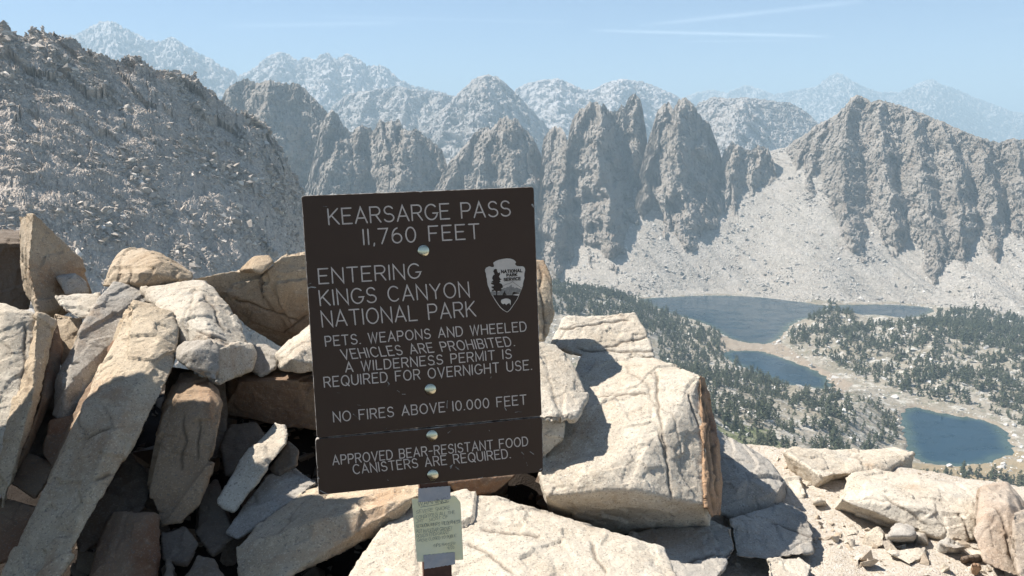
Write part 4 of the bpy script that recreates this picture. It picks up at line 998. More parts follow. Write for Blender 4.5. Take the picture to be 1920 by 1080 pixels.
rock(B, 'dark square block behind the shark fin slab at the left edge', 'dark', 0.4, [(-70, 430, 4.35), (-70, 458, 3.98), (42, 454, 4.02), (40, 434, 4.38), (-70, 585, 4.02), (54, 580, 4.07)])
rock(ST, 'little blue grey stone lodged at the foot of the shark fin slab', 'grey', 0.08, [(107, 520, 3.68), (140, 514, 3.7), (163, 530, 3.72), (166, 550, 3.7), (125, 553, 3.66)], vox=0.007, cat='stone')
rock(S_, 'thin flat white slab lying below the shark fin slab', 'granite', 0.08, [(104, 556, 3.47), (140, 549, 3.57), (188, 551, 3.62), (183, 590, 3.42), (152, 601, 3.37), (118, 581, 3.38)], vox=0.008, cat='slab')
rock(B, 'tan block underneath the thin flat white slab', 'tan', 0.25, [(103, 588, 3.5), (154, 596, 3.46), (152, 642, 3.4), (118, 698, 3.35), (98, 650, 3.42)])
rock(S_, 'bright upright slab at the left edge, outermost of the standing plates', 'granite', 0.2,
     [(-60, 566, 3.22), (12, 570, 3.22), (52, 588, 3.14), (71, 590, 3.17), (62, 690, 3.0), (40, 800, 2.85), (2, 936, 2.7), (-70, 936, 2.7), (10, 586, 3.1)], cracks=[(50, 610, 38, 790)], cat='slab')
rock(S_, 'second standing plate from the left edge, lit on top and shaded on its right side', 'buff', 0.15,
     [(70, 584, 3.14), (104, 599, 3.22), (95, 672, 3.1), (80, 722, 3.0), (68, 700, 2.96), (30, 852, 2.8), (5, 958, 2.68), (-12, 900, 2.72), (62, 690, 2.97), (60, 750, 2.85)], cat='slab')
rock(S_, 'third standing plate from the left edge, dark brown and narrow', 'brown', 0.15, [(104, 602, 3.34), (115, 640, 3.3), (101, 732, 3.12), (60, 832, 2.97), (18, 905, 2.86), (75, 762, 2.98), (95, 664, 3.22)], cat='slab')
rock(S_, 'broad grey slab leaning behind the long slanted slab', 'grey', 0.2,
     [(185, 562, 3.47), (213, 527, 3.62), (270, 539, 3.67), (287, 552, 3.64), (250, 602, 3.44), (218, 660, 3.3), (178, 748, 3.12), (118, 795, 3.02), (98, 778, 3.04), (111, 700, 3.12), (150, 620, 3.27), (125, 722, 3.02)], cat='slab')
rock(S_, 'long slanted slab running from the pile down to the lower left corner', 'buff', 0.17,
     [(248, 559, 3.32), (290, 569, 3.34), (322, 590, 3.32), (332, 615, 3.26), (327, 685, 3.08), (300, 742, 2.95), (255, 805, 2.82), (205, 908, 2.65), (150, 980, 2.55), (100, 1098, 2.4), (0, 1092, 2.45), (22, 1040, 2.52), (60, 960, 2.62), (130, 810, 2.8), (160, 760, 2.88), (215, 640, 3.12), (300, 640, 3.12), (215, 800, 2.76)],
     cracks=[(160, 820, 205, 805), (180, 905, 210, 890)], cat='slab')
rock(S_, 'thin reddish strip of rock along the left edge of the long slanted slab', 'brown', 0.1, [(213, 640, 3.2), (222, 640, 3.2), (167, 755, 2.98), (102, 892, 2.8), (92, 882, 2.82), (150, 745, 3.02)], vox=0.007, cat='slab')
rock(B, 'tall brown boulder with a grey cap standing in shade right of the long slanted slab', 'tan_shaded', 0.25,
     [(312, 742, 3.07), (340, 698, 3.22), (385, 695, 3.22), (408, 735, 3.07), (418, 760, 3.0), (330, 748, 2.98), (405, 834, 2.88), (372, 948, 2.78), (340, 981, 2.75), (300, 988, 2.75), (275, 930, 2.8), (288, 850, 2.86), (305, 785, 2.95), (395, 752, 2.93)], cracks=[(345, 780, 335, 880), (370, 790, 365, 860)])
rock(B, 'squarish dark brown block standing at the bottom left', 'brown', 0.2, [(212, 958, 2.72), (290, 959, 2.7), (301, 966, 2.72), (297, 1098, 2.5), (165, 1098, 2.52), (190, 1000, 2.66), (270, 966, 2.65)])
rock(ST, 'shaded brown stone between the standing plates and the long slanted slab', 'brown', 0.15, [(40, 845, 2.97), (95, 864, 2.94), (103, 882, 2.9), (66, 934, 2.82), (18, 908, 2.84)], vox=0.008, cat='stone')
rock(B, 'dark brown rock in the lower left corner below the standing plates', 'brown', 0.2, [(-30, 930, 2.8), (70, 951, 2.76), (30, 1048, 2.6), (-40, 1065, 2.6)])
rock(ST, 'dark cone shaped stone at the bottom edge left of centre', 'dark', 0.1, [(343, 1098, 2.42), (370, 1041, 2.5), (400, 1049, 2.5), (430, 1098, 2.4)], vox=0.008, cat='stone')
rock(ST, 'narrow dark pointed stone beside the squarish block at the bottom edge', 'dark', 0.08, [(302, 1098, 2.42), (316, 1046, 2.5), (338, 1098, 2.42)], vox=0.007, cat='stone')

# ---- unseen boulder added left of the view, shaped to shadow the lower left
rock(B, 'added tall boulder out of view left of the pile, shaped to shade the lower rocks', 'tan', 0.1,
     [(-2.12, 3.05, 2.49), (-2.30, 3.15, 2.02), (-2.5, 2.84, 1.6), (-2.6, 2.56, 0.98), (-2.05, 1.79, 1.99), (-2.6, 1.73, 0.69), (-2.15, 2.25, -0.2), (-2.0, 1.4, -0.2), (-2.9, 1.4, -0.2), (-2.9, 2.1, -0.2), (-2.75, 2.0, 1.9), (-2.5, 2.6, 2.6), (-2.7, 1.5, 1.3)],
     world=True, vox=0.02)

rock(B, 'brown rock wedged between the standing plates and the broad grey slab', 'brown', 0.3, [(60, 745, 3.3), (112, 735, 3.32), (130, 790, 3.2), (105, 880, 3.05), (55, 880, 3.02), (45, 810, 3.14)])
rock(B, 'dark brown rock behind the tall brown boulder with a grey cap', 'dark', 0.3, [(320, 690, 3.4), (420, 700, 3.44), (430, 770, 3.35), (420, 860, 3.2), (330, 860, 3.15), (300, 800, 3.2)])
# dark fillers added to stand for the deep shade in the gaps of the pile
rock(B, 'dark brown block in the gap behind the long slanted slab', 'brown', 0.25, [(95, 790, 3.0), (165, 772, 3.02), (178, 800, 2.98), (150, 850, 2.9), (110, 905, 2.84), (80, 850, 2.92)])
rock(ST, 'dark filler stone deepening the shade in the gap under the long red brown block', 'dark', 0.2, [(430, 800, 3.3), (480, 795, 3.32), (505, 830, 3.25), (470, 880, 3.15), (425, 890, 3.1), (415, 840, 3.2)], cat='stone')
rock(ST, 'dark filler stone between the thin tilted slab and the tall brown boulder', 'dark', 0.2, [(375, 930, 2.95), (405, 900, 3.0), (425, 960, 2.9), (440, 1010, 2.82), (400, 1040, 2.76), (365, 1000, 2.82)], cat='stone')
rock(ST, 'dark filler stone at the foot of the tall brown boulder above the cone shaped stone', 'dark', 0.15, [(300, 995, 2.74), (345, 985, 2.76), (372, 1020, 2.7), (350, 1060, 2.62), (305, 1050, 2.64)], cat='stone')
rock(ST, 'dark filler stone between the squarish block and the lower end of the long slanted slab', 'dark', 0.2, [(190, 930, 2.84), (225, 880, 2.98), (245, 845, 3.05), (290, 900, 2.98), (280, 935, 2.86), (250, 980, 2.76), (150, 1040, 2.64), (140, 1000, 2.7)], cat='stone')

# ---- loose gravel
n = 6500
x = RNG.uniform(0.75, 2.7, n); y = RNG.uniform(2.2, 4.4, n)
cl = fbm(np.stack((x * 2.5, y * 2.5, 0 * x), -1), 3)
edge = np.exp(-((x - (1.15 + 0.30 * (y - 2.6))) / 0.25) ** 2)
k = RNG.random(n) < np.clip(0.35 + 0.5 * cl + 0.3 * edge, 0.08, 1)
p = np.stack((x, y, ground_z(x, y)), -1)[k]
scatter('gravel_stones', 'small loose stones and chips strewn over the gravel', 'gravel', M['pebble'], p, pareto(len(p), 0.0028, 0.03, 2.3), 0.1, 0.3)
n = 260
x = RNG.uniform(1.3, 2.15, n); y = RNG.uniform(2.45, 3.35, n)
k = RNG.random(n) < sstep(-0.3, 0.4, fbm(np.stack((x * 3, y * 3, 0 * x + 5), -1), 3))
p = np.stack((x, y, ground_z(x, y)), -1)[k]
scatter('loose_stones', 'fist sized pale stones lying about on the gravel at the lower right', 'stones', M['pebble'], p, pareto(len(p), 0.012, 0.05, 1.7), 0.25, 0.5)
n = 1500
x = RNG.uniform(-1.9, 0.7, n); y = RNG.uniform(2.3, 4.2, n)
p = np.stack((x, y, ground_z(x, y)), -1)
scatter('gravel_stones', 'dark rubble filling the gaps between the piled boulders', 'rubble', M['dark'], p, pareto(len(p), 0.014, 0.11, 1.6), 0.15, 0.4)
# ================================================================== SIGN
def homog(src, dst):
    A = []
    for (x, y), (u_, v_) in zip(src, dst):
        A.append([x, y, 1, 0, 0, 0, -u_ * x, -u_ * y, -u_]); A.append([0, 0, 0, x, y, 1, -v_ * x, -v_ * y, -v_])
    return np.linalg.svd(np.array(A, float))[2][-1].reshape(3, 3)
SW, SH = 0.610, 0.788
_K = np.array([[F, 0, 960], [0, F, 540], [0, 0, 1.0]])
_c = [(565, 367), (1001, 350), (1019, 885), (597, 929)]
_H = homog([(0, 0), (SW, 0), (SW, SH), (0, SH)], _c)
_B = np.linalg.inv(_K) @ _H
if _B[2, 2] < 0: _B = -_B
_s = (np.linalg.norm(_B[:, 0]) + np.linalg.norm(_B[:, 1])) / 2
r1 = _B[:, 0] / np.linalg.norm(_B[:, 0]); r2 = _B[:, 1] / np.linalg.norm(_B[:, 1])
n3 = np.cross(r1, r2); n3 /= np.linalg.norm(n3)
m_ = (r1 + r2) / np.linalg.norm(r1 + r2); q_ = np.cross(n3, m_)
r1, r2 = (m_ - q_) / math.sqrt(2), (m_ + q_) / math.sqrt(2)
tt_ = _B[:, 2] / _s
def c2w(v):   # camera (x right, y down, z forward) -> world direction
    return Vector((v[0], v[2] * CP - v[1] * SP, -v[2] * SP - v[1] * CP))
ex, ey, ez = c2w(r1), -c2w(r2), -c2w(n3)          # right, up, out of the face towards the viewer
org = c2w(tt_) + Vector((0, 0, CAM_Z))             # top left corner of the board
SM_ = Matrix(((ex.x, ey.x, ez.x, org.x), (ex.y, ey.y, ez.y, org.y), (ex.z, ey.z, ez.z, org.z), (0, 0, 0, 1)))
_Kinv = np.linalg.inv(_K @ np.stack((r1, r2, tt_), 1))
def L(px, py):
    """point on the board face (x right, y up from its top left corner) seen at a photo pixel"""
    h = _Kinv @ np.array((px, py, 1.0)); return np.array((h[0] / h[2], -h[1] / h[2]))

def sign_brown():
    t = NT('sign_brown')
    c = t.mix(t.noise(9, 5, 0.6), (0.056, 0.031, 0.019), (0.068, 0.040, 0.025))
    c = t.mix(t.math('MULTIPLY', t.ramp(t.noise(60, 4, 0.8, stretch=(1, 0.25, 1)), 0.62, 0.8), 0.35), c, (0.10, 0.08, 0.065))
    return t.done(c, t.bump(t.noise(300, 3), 0.0006, 0.4), 0.55)
M['sign'] = sign_brown()
M['worn'] = plain('worn_edge', (0.42, 0.38, 0.34), 0.8, var=(30, (0.06, 0.042, 0.032)))
M['letter'] = plain('letter_cream', (0.62, 0.51, 0.43), 0.85, var=(55, (0.52, 0.425, 0.36)))
M['logo_cream'] = plain('emblem_cream', (0.66, 0.56, 0.47), 0.8, var=(18, (0.55, 0.465, 0.39)))
M['logo_brown'] = plain('emblem_brown', (0.043, 0.028, 0.02), 0.7)
M['logo_grey'] = plain('emblem_grey', (0.20, 0.175, 0.15), 0.8, var=(120, (0.30, 0.265, 0.23)))
M['post'] = plain('post_brown', (0.085, 0.042, 0.03), 0.7, var=(14, (0.13, 0.065, 0.045)))
M['zinc'] = plain('bolt_zinc', (0.55, 0.51, 0.38), 0.2, 1.0)
M['paper'] = plain('note_paper', (0.85, 0.75, 0.44), 0.85, var=(7, (0.80, 0.73, 0.50)))
M['tape'] = plain('duct_tape', (0.44, 0.40, 0.385), 0.45, bump=(250, 0.0008), var=(30, (0.37, 0.355, 0.355)))
M['ink'] = plain('pen_ink', (0.16, 0.165, 0.15), 0.8)

def arc(cx, cy, rx, ry, a0, a1, n=10):
    return [(cx + rx * math.cos(R(a0 + (a1 - a0) * i / n)), cy + ry * math.sin(R(a0 + (a1 - a0) * i / n))) for i in range(n + 1)]
G_ = {  # single stroke routed capitals: width, strokes (cap height 1)
 'A': (.78, [[(0, 0), (.39, 1), (.78, 0)], [(.12, .32), (.66, .32)]]),
 'B': (.66, [[(0, 0), (0, 1), (.40, 1)] + arc(.40, .76, .22, .24, 90, -90) + [(0, .52)], [(.40, .52)] + arc(.40, .26, .26, .26, 90, -90) + [(0, 0)]]),
 'C': (.76, [arc(.42, .5, .42, .5, 45, 315, 18)]),
 'D': (.72, [[(0, 0), (0, 1), (.30, 1)] + arc(.30, .5, .42, .5, 90, -90, 14) + [(0, 0)]]),
 'E': (.62, [[(.62, 0), (0, 0), (0, 1), (.62, 1)], [(0, .53), (.52, .53)]]),
 'F': (.62, [[(0, 0), (0, 1), (.62, 1)], [(0, .52), (.50, .52)]]),
 'G': (.80, [arc(.42, .5, .42, .5, 45, 350, 18) + [(.84, .42), (.52, .42)]]),
 'H': (.70, [[(0, 0), (0, 1)], [(.70, 0), (.70, 1)], [(0, .52), (.70, .52)]]),
 'I': (.02, [[(0, 0), (0, 1)]]),
 'J': (.5, [[(.5, 1), (.5, .25)] + arc(.25, .25, .25, .25, 0, -180)]),
 'K': (.68, [[(0, 0), (0, 1)], [(.64, 1), (0, .40)], [(.20, .58), (.68, 0)]]),
 'L': (.58, [[(0, 1), (0, 0), (.58, 0)]]),
 'M': (.82, [[(0, 0), (0, 1), (.41, .15), (.82, 1), (.82, 0)]]),
 'N': (.72, [[(0, 0), (0, 1), (.72, 0), (.72, 1)]]),
 'O': (.84, [arc(.42, .5, .42, .5, 90, 450, 24)]),
 'P': (.64, [[(0, 0), (0, 1), (.38, 1)] + arc(.38, .73, .26, .27, 90, -90) + [(0, .46)]]),
 'Q': (.84, [arc(.42, .5, .42, .5, 90, 450, 24), [(.50, .26), (.82, -.06)]]),
 'R': (.68, [[(0, 0), (0, 1), (.40, 1)] + arc(.40, .74, .26, .26, 90, -90) + [(0, .48)], [(.36, .48), (.68, 0)]]),
 'S': (.66, [arc(.34, .745, .29, .255, 25, 265, 12) + arc(.33, .255, .33, .255, 85, -155, 12)]),
 'T': (.70, [[(0, 1), (.70, 1)], [(.35, 1), (.35, 0)]]),
 'U': (.70, [[(0, 1), (0, .35)] + arc(.35, .35, .35, .35, 180, 360, 12) + [(.70, 1)]]),
 'V': (.74, [[(0, 1), (.37, 0), (.74, 1)]]),
 'W': (1.0, [[(0, 1), (.25, 0), (.5, 1), (.75, 0), (1.0, 1)]]),
 'X': (.7, [[(0, 0), (.7, 1)], [(0, 1), (.7, 0)]]),
 'Y': (.74, [[(0, 1), (.37, .48), (.74, 1)], [(.37, .48), (.37, 0)]]),
 'Z': (.66, [[(0, 1), (.66, 1), (0, 0), (.66, 0)]]),
 '0': (.64, [arc(.32, .5, .32, .5, 90, 450, 22)]),
 '1': (.02, [[(0, 0), (0, 1)]]),
 '2': (.6, [arc(.3, .72, .29, .28, 160, -20, 10) + [(0, 0), (.6, 0)]]),
 '6': (.62, [arc(.42, .42, .42, .58, 100, 180, 8) + arc(.31, .31, .31, .31, 180, 540, 20)]),
 '7': (.62, [[(0, 1), (.62, 1), (.2, 0)]]),
 '9': (.62, [arc(.2, .58, .42, .58, -80, 0, 8) + arc(.31, .69, .31, .31, 0, 360, 20)]),
 '.': (.06, [[(.0, .01), (.06, .01)]]),
 ',': (.06, [[(.06, .05), (.02, -.12)]]),
 '-': (.42, [[(0, .46), (.42, .46)]]),
 '/': (.5, [[(0, -.1), (.5, 1.1)]]),
 '!': (.06, [[(.03, .3), (.03, 1)], [(.03, 0), (.03, .06)]]),
}
def stroke_mesh(acc, pts, w, z, cap=True):
    """flat ribbon with mitred joints and rounded ends"""
    p = [np.array(q, float) for q in pts]
    q = [p[0]]
    for a in p[1:]:
        if np.linalg.norm(a - q[-1]) > w * 0.08: q.append(a)
    p = q
    if len(p) < 2: return
    closed = np.linalg.norm(p[0] - p[-1]) < w * 0.6 and len(p) > 5
    V, Fc = acc; o = len(V); n = len(p); h = w / 2
    for i in range(n):
        d0 = p[i] - p[i - 1] if i else (p[0] - p[-2] if closed else p[1] - p[0])
        d1 = p[i + 1] - p[i] if i < n - 1 else (p[1] - p[0] if closed else p[-1] - p[-2])
        d0 = d0 / np.linalg.norm(d0); d1 = d1 / np.linalg.norm(d1)
        t = d0 + d1; ln = np.linalg.norm(t)
        t = t / ln if ln > 0.2 else d0
        nn = np.array((-t[1], t[0])); c = max(0.35, abs(float(nn @ np.array((-d0[1], d0[0])))))
        off = nn * h / c
        V.append((*(p[i] + off), z)); V.append((*(p[i] - off), z))
    for i in range(n - 1):
        Fc.append((o + 2 * i + 1, o + 2 * i + 3, o + 2 * i + 2, o + 2 * i))
    if cap and not closed:
        for (c, d, a, b) in ((p[0], p[0] - p[1], o, o + 1), (p[-1], p[-1] - p[-2], o + 2 * n - 1, o + 2 * n - 2)):
            d = d / np.linalg.norm(d); nn = np.array((-d[1], d[0])); k = len(V)
            for j in range(1, 6):
                an = math.pi * j / 6
                V.append((*(c - nn * h * math.cos(an) + d * h * math.sin(an)), z))
            Fc.append(tuple([b] + list(range(k, k + 5)) + [a]) if a == o else tuple([b] + list(range(k, k + 5)) + [a]))
def text_width(s, gap, space):
    w = 0
    for ch in s.rstrip(): w += space if ch == ' ' else G_[ch][0] + gap
    return w - gap
def text(acc, s, a, b, capv, w, z, gap=0.30, space=0.62, jit=0.0, rng=None, flush=None):
    """write s from baseline point a to b (2-D), capv = vector of the capital height"""
    a, b, capv = np.array(a), np.array(b), np.array(capv)
    W = text_width(s, gap, space); dirv = (b - a) / W; x = 0.0; k = 0
    for ch in s:
        if ch == ' ':
            x += space
            if flush: acc = flush(acc)
            continue
        cw, st = G_[ch]
        dy = rng.normal(0, jit) if jit else 0; sc = 1 + (rng.normal(0, jit) if jit else 0)
        for ln in st:
            pts = [a + dirv * (x + q[0] + (rng.normal(0, jit * 0.5) if jit else 0)) + capv * (q[1] * sc + dy + (rng.normal(0, jit * 0.5) if jit else 0)) for q in ln]
            stroke_mesh(acc, pts, w, z + 0.00004 * (k % 7)); k += 1
        x += cw + gap
def build_poly(name, acc, mat, parent):
    me = bpy.data.meshes.new(name); me.from_pydata([tuple(map(float, v)) for v in acc[0]], [], acc[1]); me.update()
    bm = bmesh.new(); bm.from_mesh(me); bmesh.ops.recalc_face_normals(bm, faces=bm.faces)
    for f_ in bm.faces:
        if f_.normal.z < 0: f_.normal_flip()
    bm.to_mesh(me); bm.free()
    me.materials.append(mat)
    o = bpy.data.objects.new(name, me); COL.objects.link(o)
    if parent: o.parent = parent
    return o
def flat_poly(acc, pts, z):
    tri = tessellate_polygon([[Vector((float(q[0]), float(q[1]), 0)) for q in pts]])
    o = len(acc[0]); acc[0].extend([(float(q[0]), float(q[1]), z) for q in pts]); acc[1].extend([tuple(o + i for i in t) for t in tri])
def plate(name, corners, thick, mats, parent, z0=0.0, rad=0.008):
    """board with rounded corners and a worn rim; corners TL,TR,BR,BL in board coordinates"""
    c = [np.array(q, float) for q in corners]; out = []
    for i in range(4):
        p0, p1, p2 = c[i - 1], c[i], c[(i + 1) % 4]
        d0, d1 = (p0 - p1) / np.linalg.norm(p0 - p1), (p2 - p1) / np.linalg.norm(p2 - p1)
        for j in range(6):
            s_ = j / 5; out.append(p1 + d0 * rad * (1 - s_) ** 2 + d1 * rad * s_ ** 2)
    # slightly nibbled edge
    dense = []
    for i in range(len(out)):
        a, b = out[i], out[(i + 1) % len(out)]; m = max(1, int(np.linalg.norm(b - a) / 0.006))
        for j in range(m): dense.append(a + (b - a) * j / m)
    dense = np.array(dense); cen = dense.mean(0)
    nz_ = perlin(np.stack((dense[:, 0] * 90, dense[:, 1] * 90, 0 * dense[:, 0] + 3), -1))
    inw = np.where(nz_ > 0.42, (nz_ - 0.42) * 0.006, 0)[:, None]
    dr = (cen - dense) / np.linalg.norm(cen - dense, axis=1)[:, None]
    e1 = dense + dr * inw; e2 = dense + dr * (inw + 0.0016); n = len(dense)
    V = np.concatenate((np.c_[e2, np.full(n, z0)], np.c_[e1, np.full(n, z0 - 0.0014)], np.c_[e1, np.full(n, z0 - thick)]))
    Fc, mi = [tuple(range(n))[::-1]], [0]
    for i in range(n):
        j = (i + 1) % n
        Fc.append((i, j, n + j, n + i)); mi.append(1); Fc.append((n + i, n + j, 2 * n + j, 2 * n + i)); mi.append(1)
    Fc.append(tuple(range(2 * n, 3 * n))); mi.append(0)
    me = bpy.data.meshes.new(name); me.from_pydata(V.tolist(), [], Fc); me.update()
    bm = bmesh.new(); bm.from_mesh(me); bmesh.ops.recalc_face_normals(bm, faces=bm.faces); bm.to_mesh(me); bm.free()
    for m in mats: me.materials.append(m)
    me.polygons.foreach_set('material_index', np.array(mi, np.int32))
    o = bpy.data.objects.new(name, me); COL.objects.link(o); o.parent = parent
    return o

SIGN = empty('trail_sign'); SIGN.matrix_world = SM_
tag(SIGN, 'dark brown trail sign on a post with cream routed lettering, leaning among the boulders', 'sign')
UP = plate('upper_panel', [L(565, 367), L(1001, 350), L(1016, 780), L(594, 821.5)], 0.019, [M['sign'], M['worn']], SIGN)
LO = plate('lower_panel', [L(590.5, 824), L(1017, 782.5), L(1019, 885), L(597, 929)], 0.019, [M['sign'], M['worn']], SIGN, z0=-0.002)
ZT = 0.0006
acc = ([], [])
def line(par, s, a, b, top, w, z=ZT, **k):
    A, B_ = L(*a), L(*b)
    def flush(ac): build_poly('lettering', ac, M['letter'], par); return ([], [])
    text(([], []), s + ' ', A, B_, L(*top) - A, w, z, flush=flush, **k)
line(UP, 'KEARSARGE PASS', (617, 421), (957, 404.5), (614.5, 392), 0.0037, gap=0.24)
line(UP, '11,760 FEET', (682.5, 458.5), (899, 447), (680.5, 430.5), 0.0037, gap=0.30)
line(UP, 'ENTERING', (598.5, 532), (788, 521), (596.5, 504.5), 0.0035, gap=0.27)
line(UP, 'KINGS CANYON', (601, 573), (880, 556), (598, 545), 0.0035, gap=0.27)
line(UP, 'NATIONAL PARK', (605, 613), (892, 592.5), (602, 584.5), 0.0035, gap=0.25)
for s, a, b, top in (('PETS. WEAPONS AND WHEELED', (611, 649), (987, 620.5), (609, 631)), ('VEHICLES ARE PROHIBITED.', (643.5, 673.5), (965, 648), (638, 656)),
                     ('A WILDERNESS PERMIT IS', (648.5, 697.5), (959, 671.5), (647, 680)), ('REQUIRED FOR OVERNIGHT USE.', (608.5, 726), (997, 692.5), (607, 707.5)),
                     ('NO FIRES ABOVE 10.000 FEET', (626, 791), (987, 757.5), (624.5, 773))):
    line(UP, s, a, b, top, 0.0030, gap=0.30, space=0.66)
line(LO, 'APPROVED BEAR-RESISTANT FOOD', (624.5, 872), (990, 835.5), (623, 855), 0.0029, gap=0.29, space=0.66, z=ZT - 0.002)
line(LO, 'CANISTERS ARE REQUIRED.', (663.5, 889), (957.5, 858.5), (661, 872), 0.0029, gap=0.29, space=0.66, z=ZT - 0.002)
# ---- emblem: arrowhead with tree, mountain and bison
EO = lambda x, y: L(890 + x / 8.31, 470 + y / 8.31)
OUT = [(500, 120), (560, 124), (600, 138), (632, 162), (645, 185), (628, 200), (632, 218), (655, 238), (690, 243), (740, 243), (768, 255), (783, 280), (786, 310), (776, 345), (771, 390), (776, 425), (764, 460), (752, 510), (750, 545), (735, 590), (714, 640), (690, 700),
       (668, 752), (640, 795), (610, 840), (560, 915), (530, 945), (507, 961), (480, 950), (440, 925), (395, 885), (350, 825), (320, 780), (285, 720), (262, 690), (238, 630), (224, 585), (205, 545), (196, 500), (190, 440), (178, 400), (176, 360), (162, 320), (163, 290), (180, 265), (225, 243), (270, 256), (296, 254), (302, 232), (292, 205), (290, 187), (330, 160), (380, 141), (440, 128)]
acc = ([], []); flat_poly(acc, [EO(*q) for q in OUT], 0.0006)
EM = build_poly('arrowhead_emblem', acc, M['logo_cream'], UP)
acc = ([], [])
flat_poly(acc, [EO(*q) for q in [(282, 700), (300, 690), (420, 690), (500, 692), (585, 690), (660, 700), (681, 702), (660, 750), (632, 792), (602, 836), (552, 908), (526, 936), (507, 951), (483, 942), (445, 916), (402, 877), (358, 818), (328, 773)]], 0.0009)
tree = [(345, 692), (332, 690), (330, 640), (310, 622), (275, 632), (262, 618), (300, 596), (262, 572), (258, 560), (295, 552), (300, 535), (255, 520), (252, 500), (290, 500), (258, 488), (290, 462), (272, 440), (275, 410), (290, 380), (310, 372), (300, 345), (288, 322), (305, 292), (328, 280), (345, 290), (350, 320), (366, 350),
        (392, 335), (396, 372), (378, 400), (395, 432), (420, 448), (385, 462), (405, 480), (380, 500), (418, 516), (436, 545), (440, 570), (408, 592), (430, 610), (400, 630), (365, 628), (352, 640)]
flat_poly(acc, [EO(*q) for q in tree], 0.0013)
flat_poly(acc, [EO(*q) for q in [(430, 690), (450, 650), (462, 620), (476, 655), (498, 690)]], 0.0012)
flat_poly(acc, [EO(*q) for q in [(583, 690), (590, 655), (610, 638), (640, 650), (700, 655), (695, 668), (630, 676)]], 0.0012)
for s, a, b, h in (('NATIONAL', (417, 347), (738, 330), 42), ('PARK', (500, 402), (660, 392), 38), ('SERVICE', (455, 472), (712, 455), 42)):
    text(acc, s, EO(*a), EO(*b), EO(a[0] - 2, a[1] - h) - EO(*a), 0.0023, 0.0013, gap=0.34)
stroke_mesh(acc, [EO(*q) for q in [(440, 548), (500, 520), (540, 512), (588, 484), (640, 520), (700, 560), (738, 585)]], 0.0008, 0.0012)
build_poly('emblem_picture', acc, M['logo_brown'], EM)
acc = ([], [])
flat_poly(acc, [EO(*q) for q in [(245, 640), (285, 630), (330, 645), (380, 640), (430, 600), (455, 580), (480, 582), (505, 560), (520, 570), (545, 550), (575, 530), (580, 570), (600, 560), (625, 585), (650, 570), (690, 590), (724, 600), (708, 650), (640, 650), (605, 640), (585, 688), (300, 688), (272, 700), (255, 672)]], 0.00085)
build_poly('emblem_mountain', acc, M['logo_grey'], EM)
acc = ([], [])
flat_poly(acc, [EO(*q) for q in [(408, 790), (415, 765), (440, 755), (480, 744), (520, 746), (552, 762), (562, 785), (560, 820), (556, 852), (549, 830), (540, 815), (520, 822), (498, 838), (490, 848), (480, 832), (462, 822), (448, 832), (430, 828), (412, 810)]], 0.0013)
build_poly('emblem_bison', acc, M['logo_cream'], EM)
# ---- scratches and chips
acc = ([], []); acc2 = ([], [])
def scr(a_, pts, w, z): stroke_mesh(a_, [L(*q) for q in pts], w, z)
for pts, w in (([(606, 387.5), (613, 387)], .0014), ([(578, 540), (583, 538), (592, 539)], .003), ([(578, 533), (583, 531)], .002), ([(727, 716), (730, 720), (727, 724)], .0022), ([(662, 776), (672, 784)], .0016), ([(745, 732), (749, 735)], .0016),
               ([(754, 739), (760, 739)], .0018), ([(839, 751), (838, 758), (838, 765)], .0016), ([(946, 763), (949, 769)], .002), ([(966, 773), (972, 771.5), (978, 772.5)], .0022), ([(670, 759), (676, 760)], .0013), ([(632, 736), (637, 737)], .0013),
               ([(722, 806), (725, 803)], .0013), ([(774, 652), (776, 647)], .0016), ([(812, 684), (816, 683)], .0013), ([(998, 384), (1001, 388)], .005), ([(920, 709), (921, 706)], .0012), ([(947, 737), (950, 735)], .001)):
    scr(acc, pts, w, 0.0010)
for pts, w in (([(844, 875), (847, 873), (845, 878)], .0028), ([(855, 876), (861, 881)], .003), ([(978, 848), (982, 852)], .0026), ([(994, 847), (1001, 852)], .002), ([(982, 858), (983, 862)], .0022), ([(987, 867), (989, 873)], .0025), ([(917, 807), (918, 808)], .0022),
               ([(764, 860), (770, 865)], .002), ([(840, 812), (846, 807)], .0022), ([(595, 880), (597, 885)], .003), ([(596, 895), (598, 898)], .003), ([(600, 920), (612, 926), (618, 926)], .0022), ([(896, 897), (905, 895)], .002), ([(925, 893), (932, 892)], .002), ([(1013, 881), (1017, 879)], .004), ([(727, 900), (728, 901)], .0016)):
    scr(acc2, pts, w, -0.0010)
build_poly('scratches', acc, M['worn'], UP); build_poly('scratches', acc2, M['worn'], LO)
# ---- carriage bolts
def bolt(px, py, z0):
    c = L(px, py); bm = bmesh.new()
    prof_ = [(0.0155, 0.0), (0.0158, 0.0012), (0.0150, 0.0023), (0.0132, 0.0034), (0.0105, 0.0043), (0.0072, 0.0049), (0.0036, 0.0052), (0.0, 0.0053)]
    rings = []
    for r_, h_ in prof_[:-1]: rings.append([bm.verts.new((c[0] + r_ * math.cos(a * 2 * math.pi / 28), c[1] + r_ * math.sin(a * 2 * math.pi / 28), z0 + h_)) for a in range(28)])
    top = bm.verts.new((c[0], c[1], z0 + 0.0053))
    for i in range(len(rings) - 1):
        for a in range(28): bm.faces.new((rings[i][a], rings[i][(a + 1) % 28], rings[i + 1][(a + 1) % 28], rings[i + 1][a]))
    for a in range(28): bm.faces.new((rings[-1][a], rings[-1][(a + 1) % 28], top))
    for f_ in bm.faces: f_.smooth = True
    me = bpy.data.meshes.new('bolt'); bm.to_mesh(me); bm.free(); me.materials.append(M['zinc'])
    o = bpy.data.objects.new('bolt', me); COL.objects.link(o); o.parent = SIGN
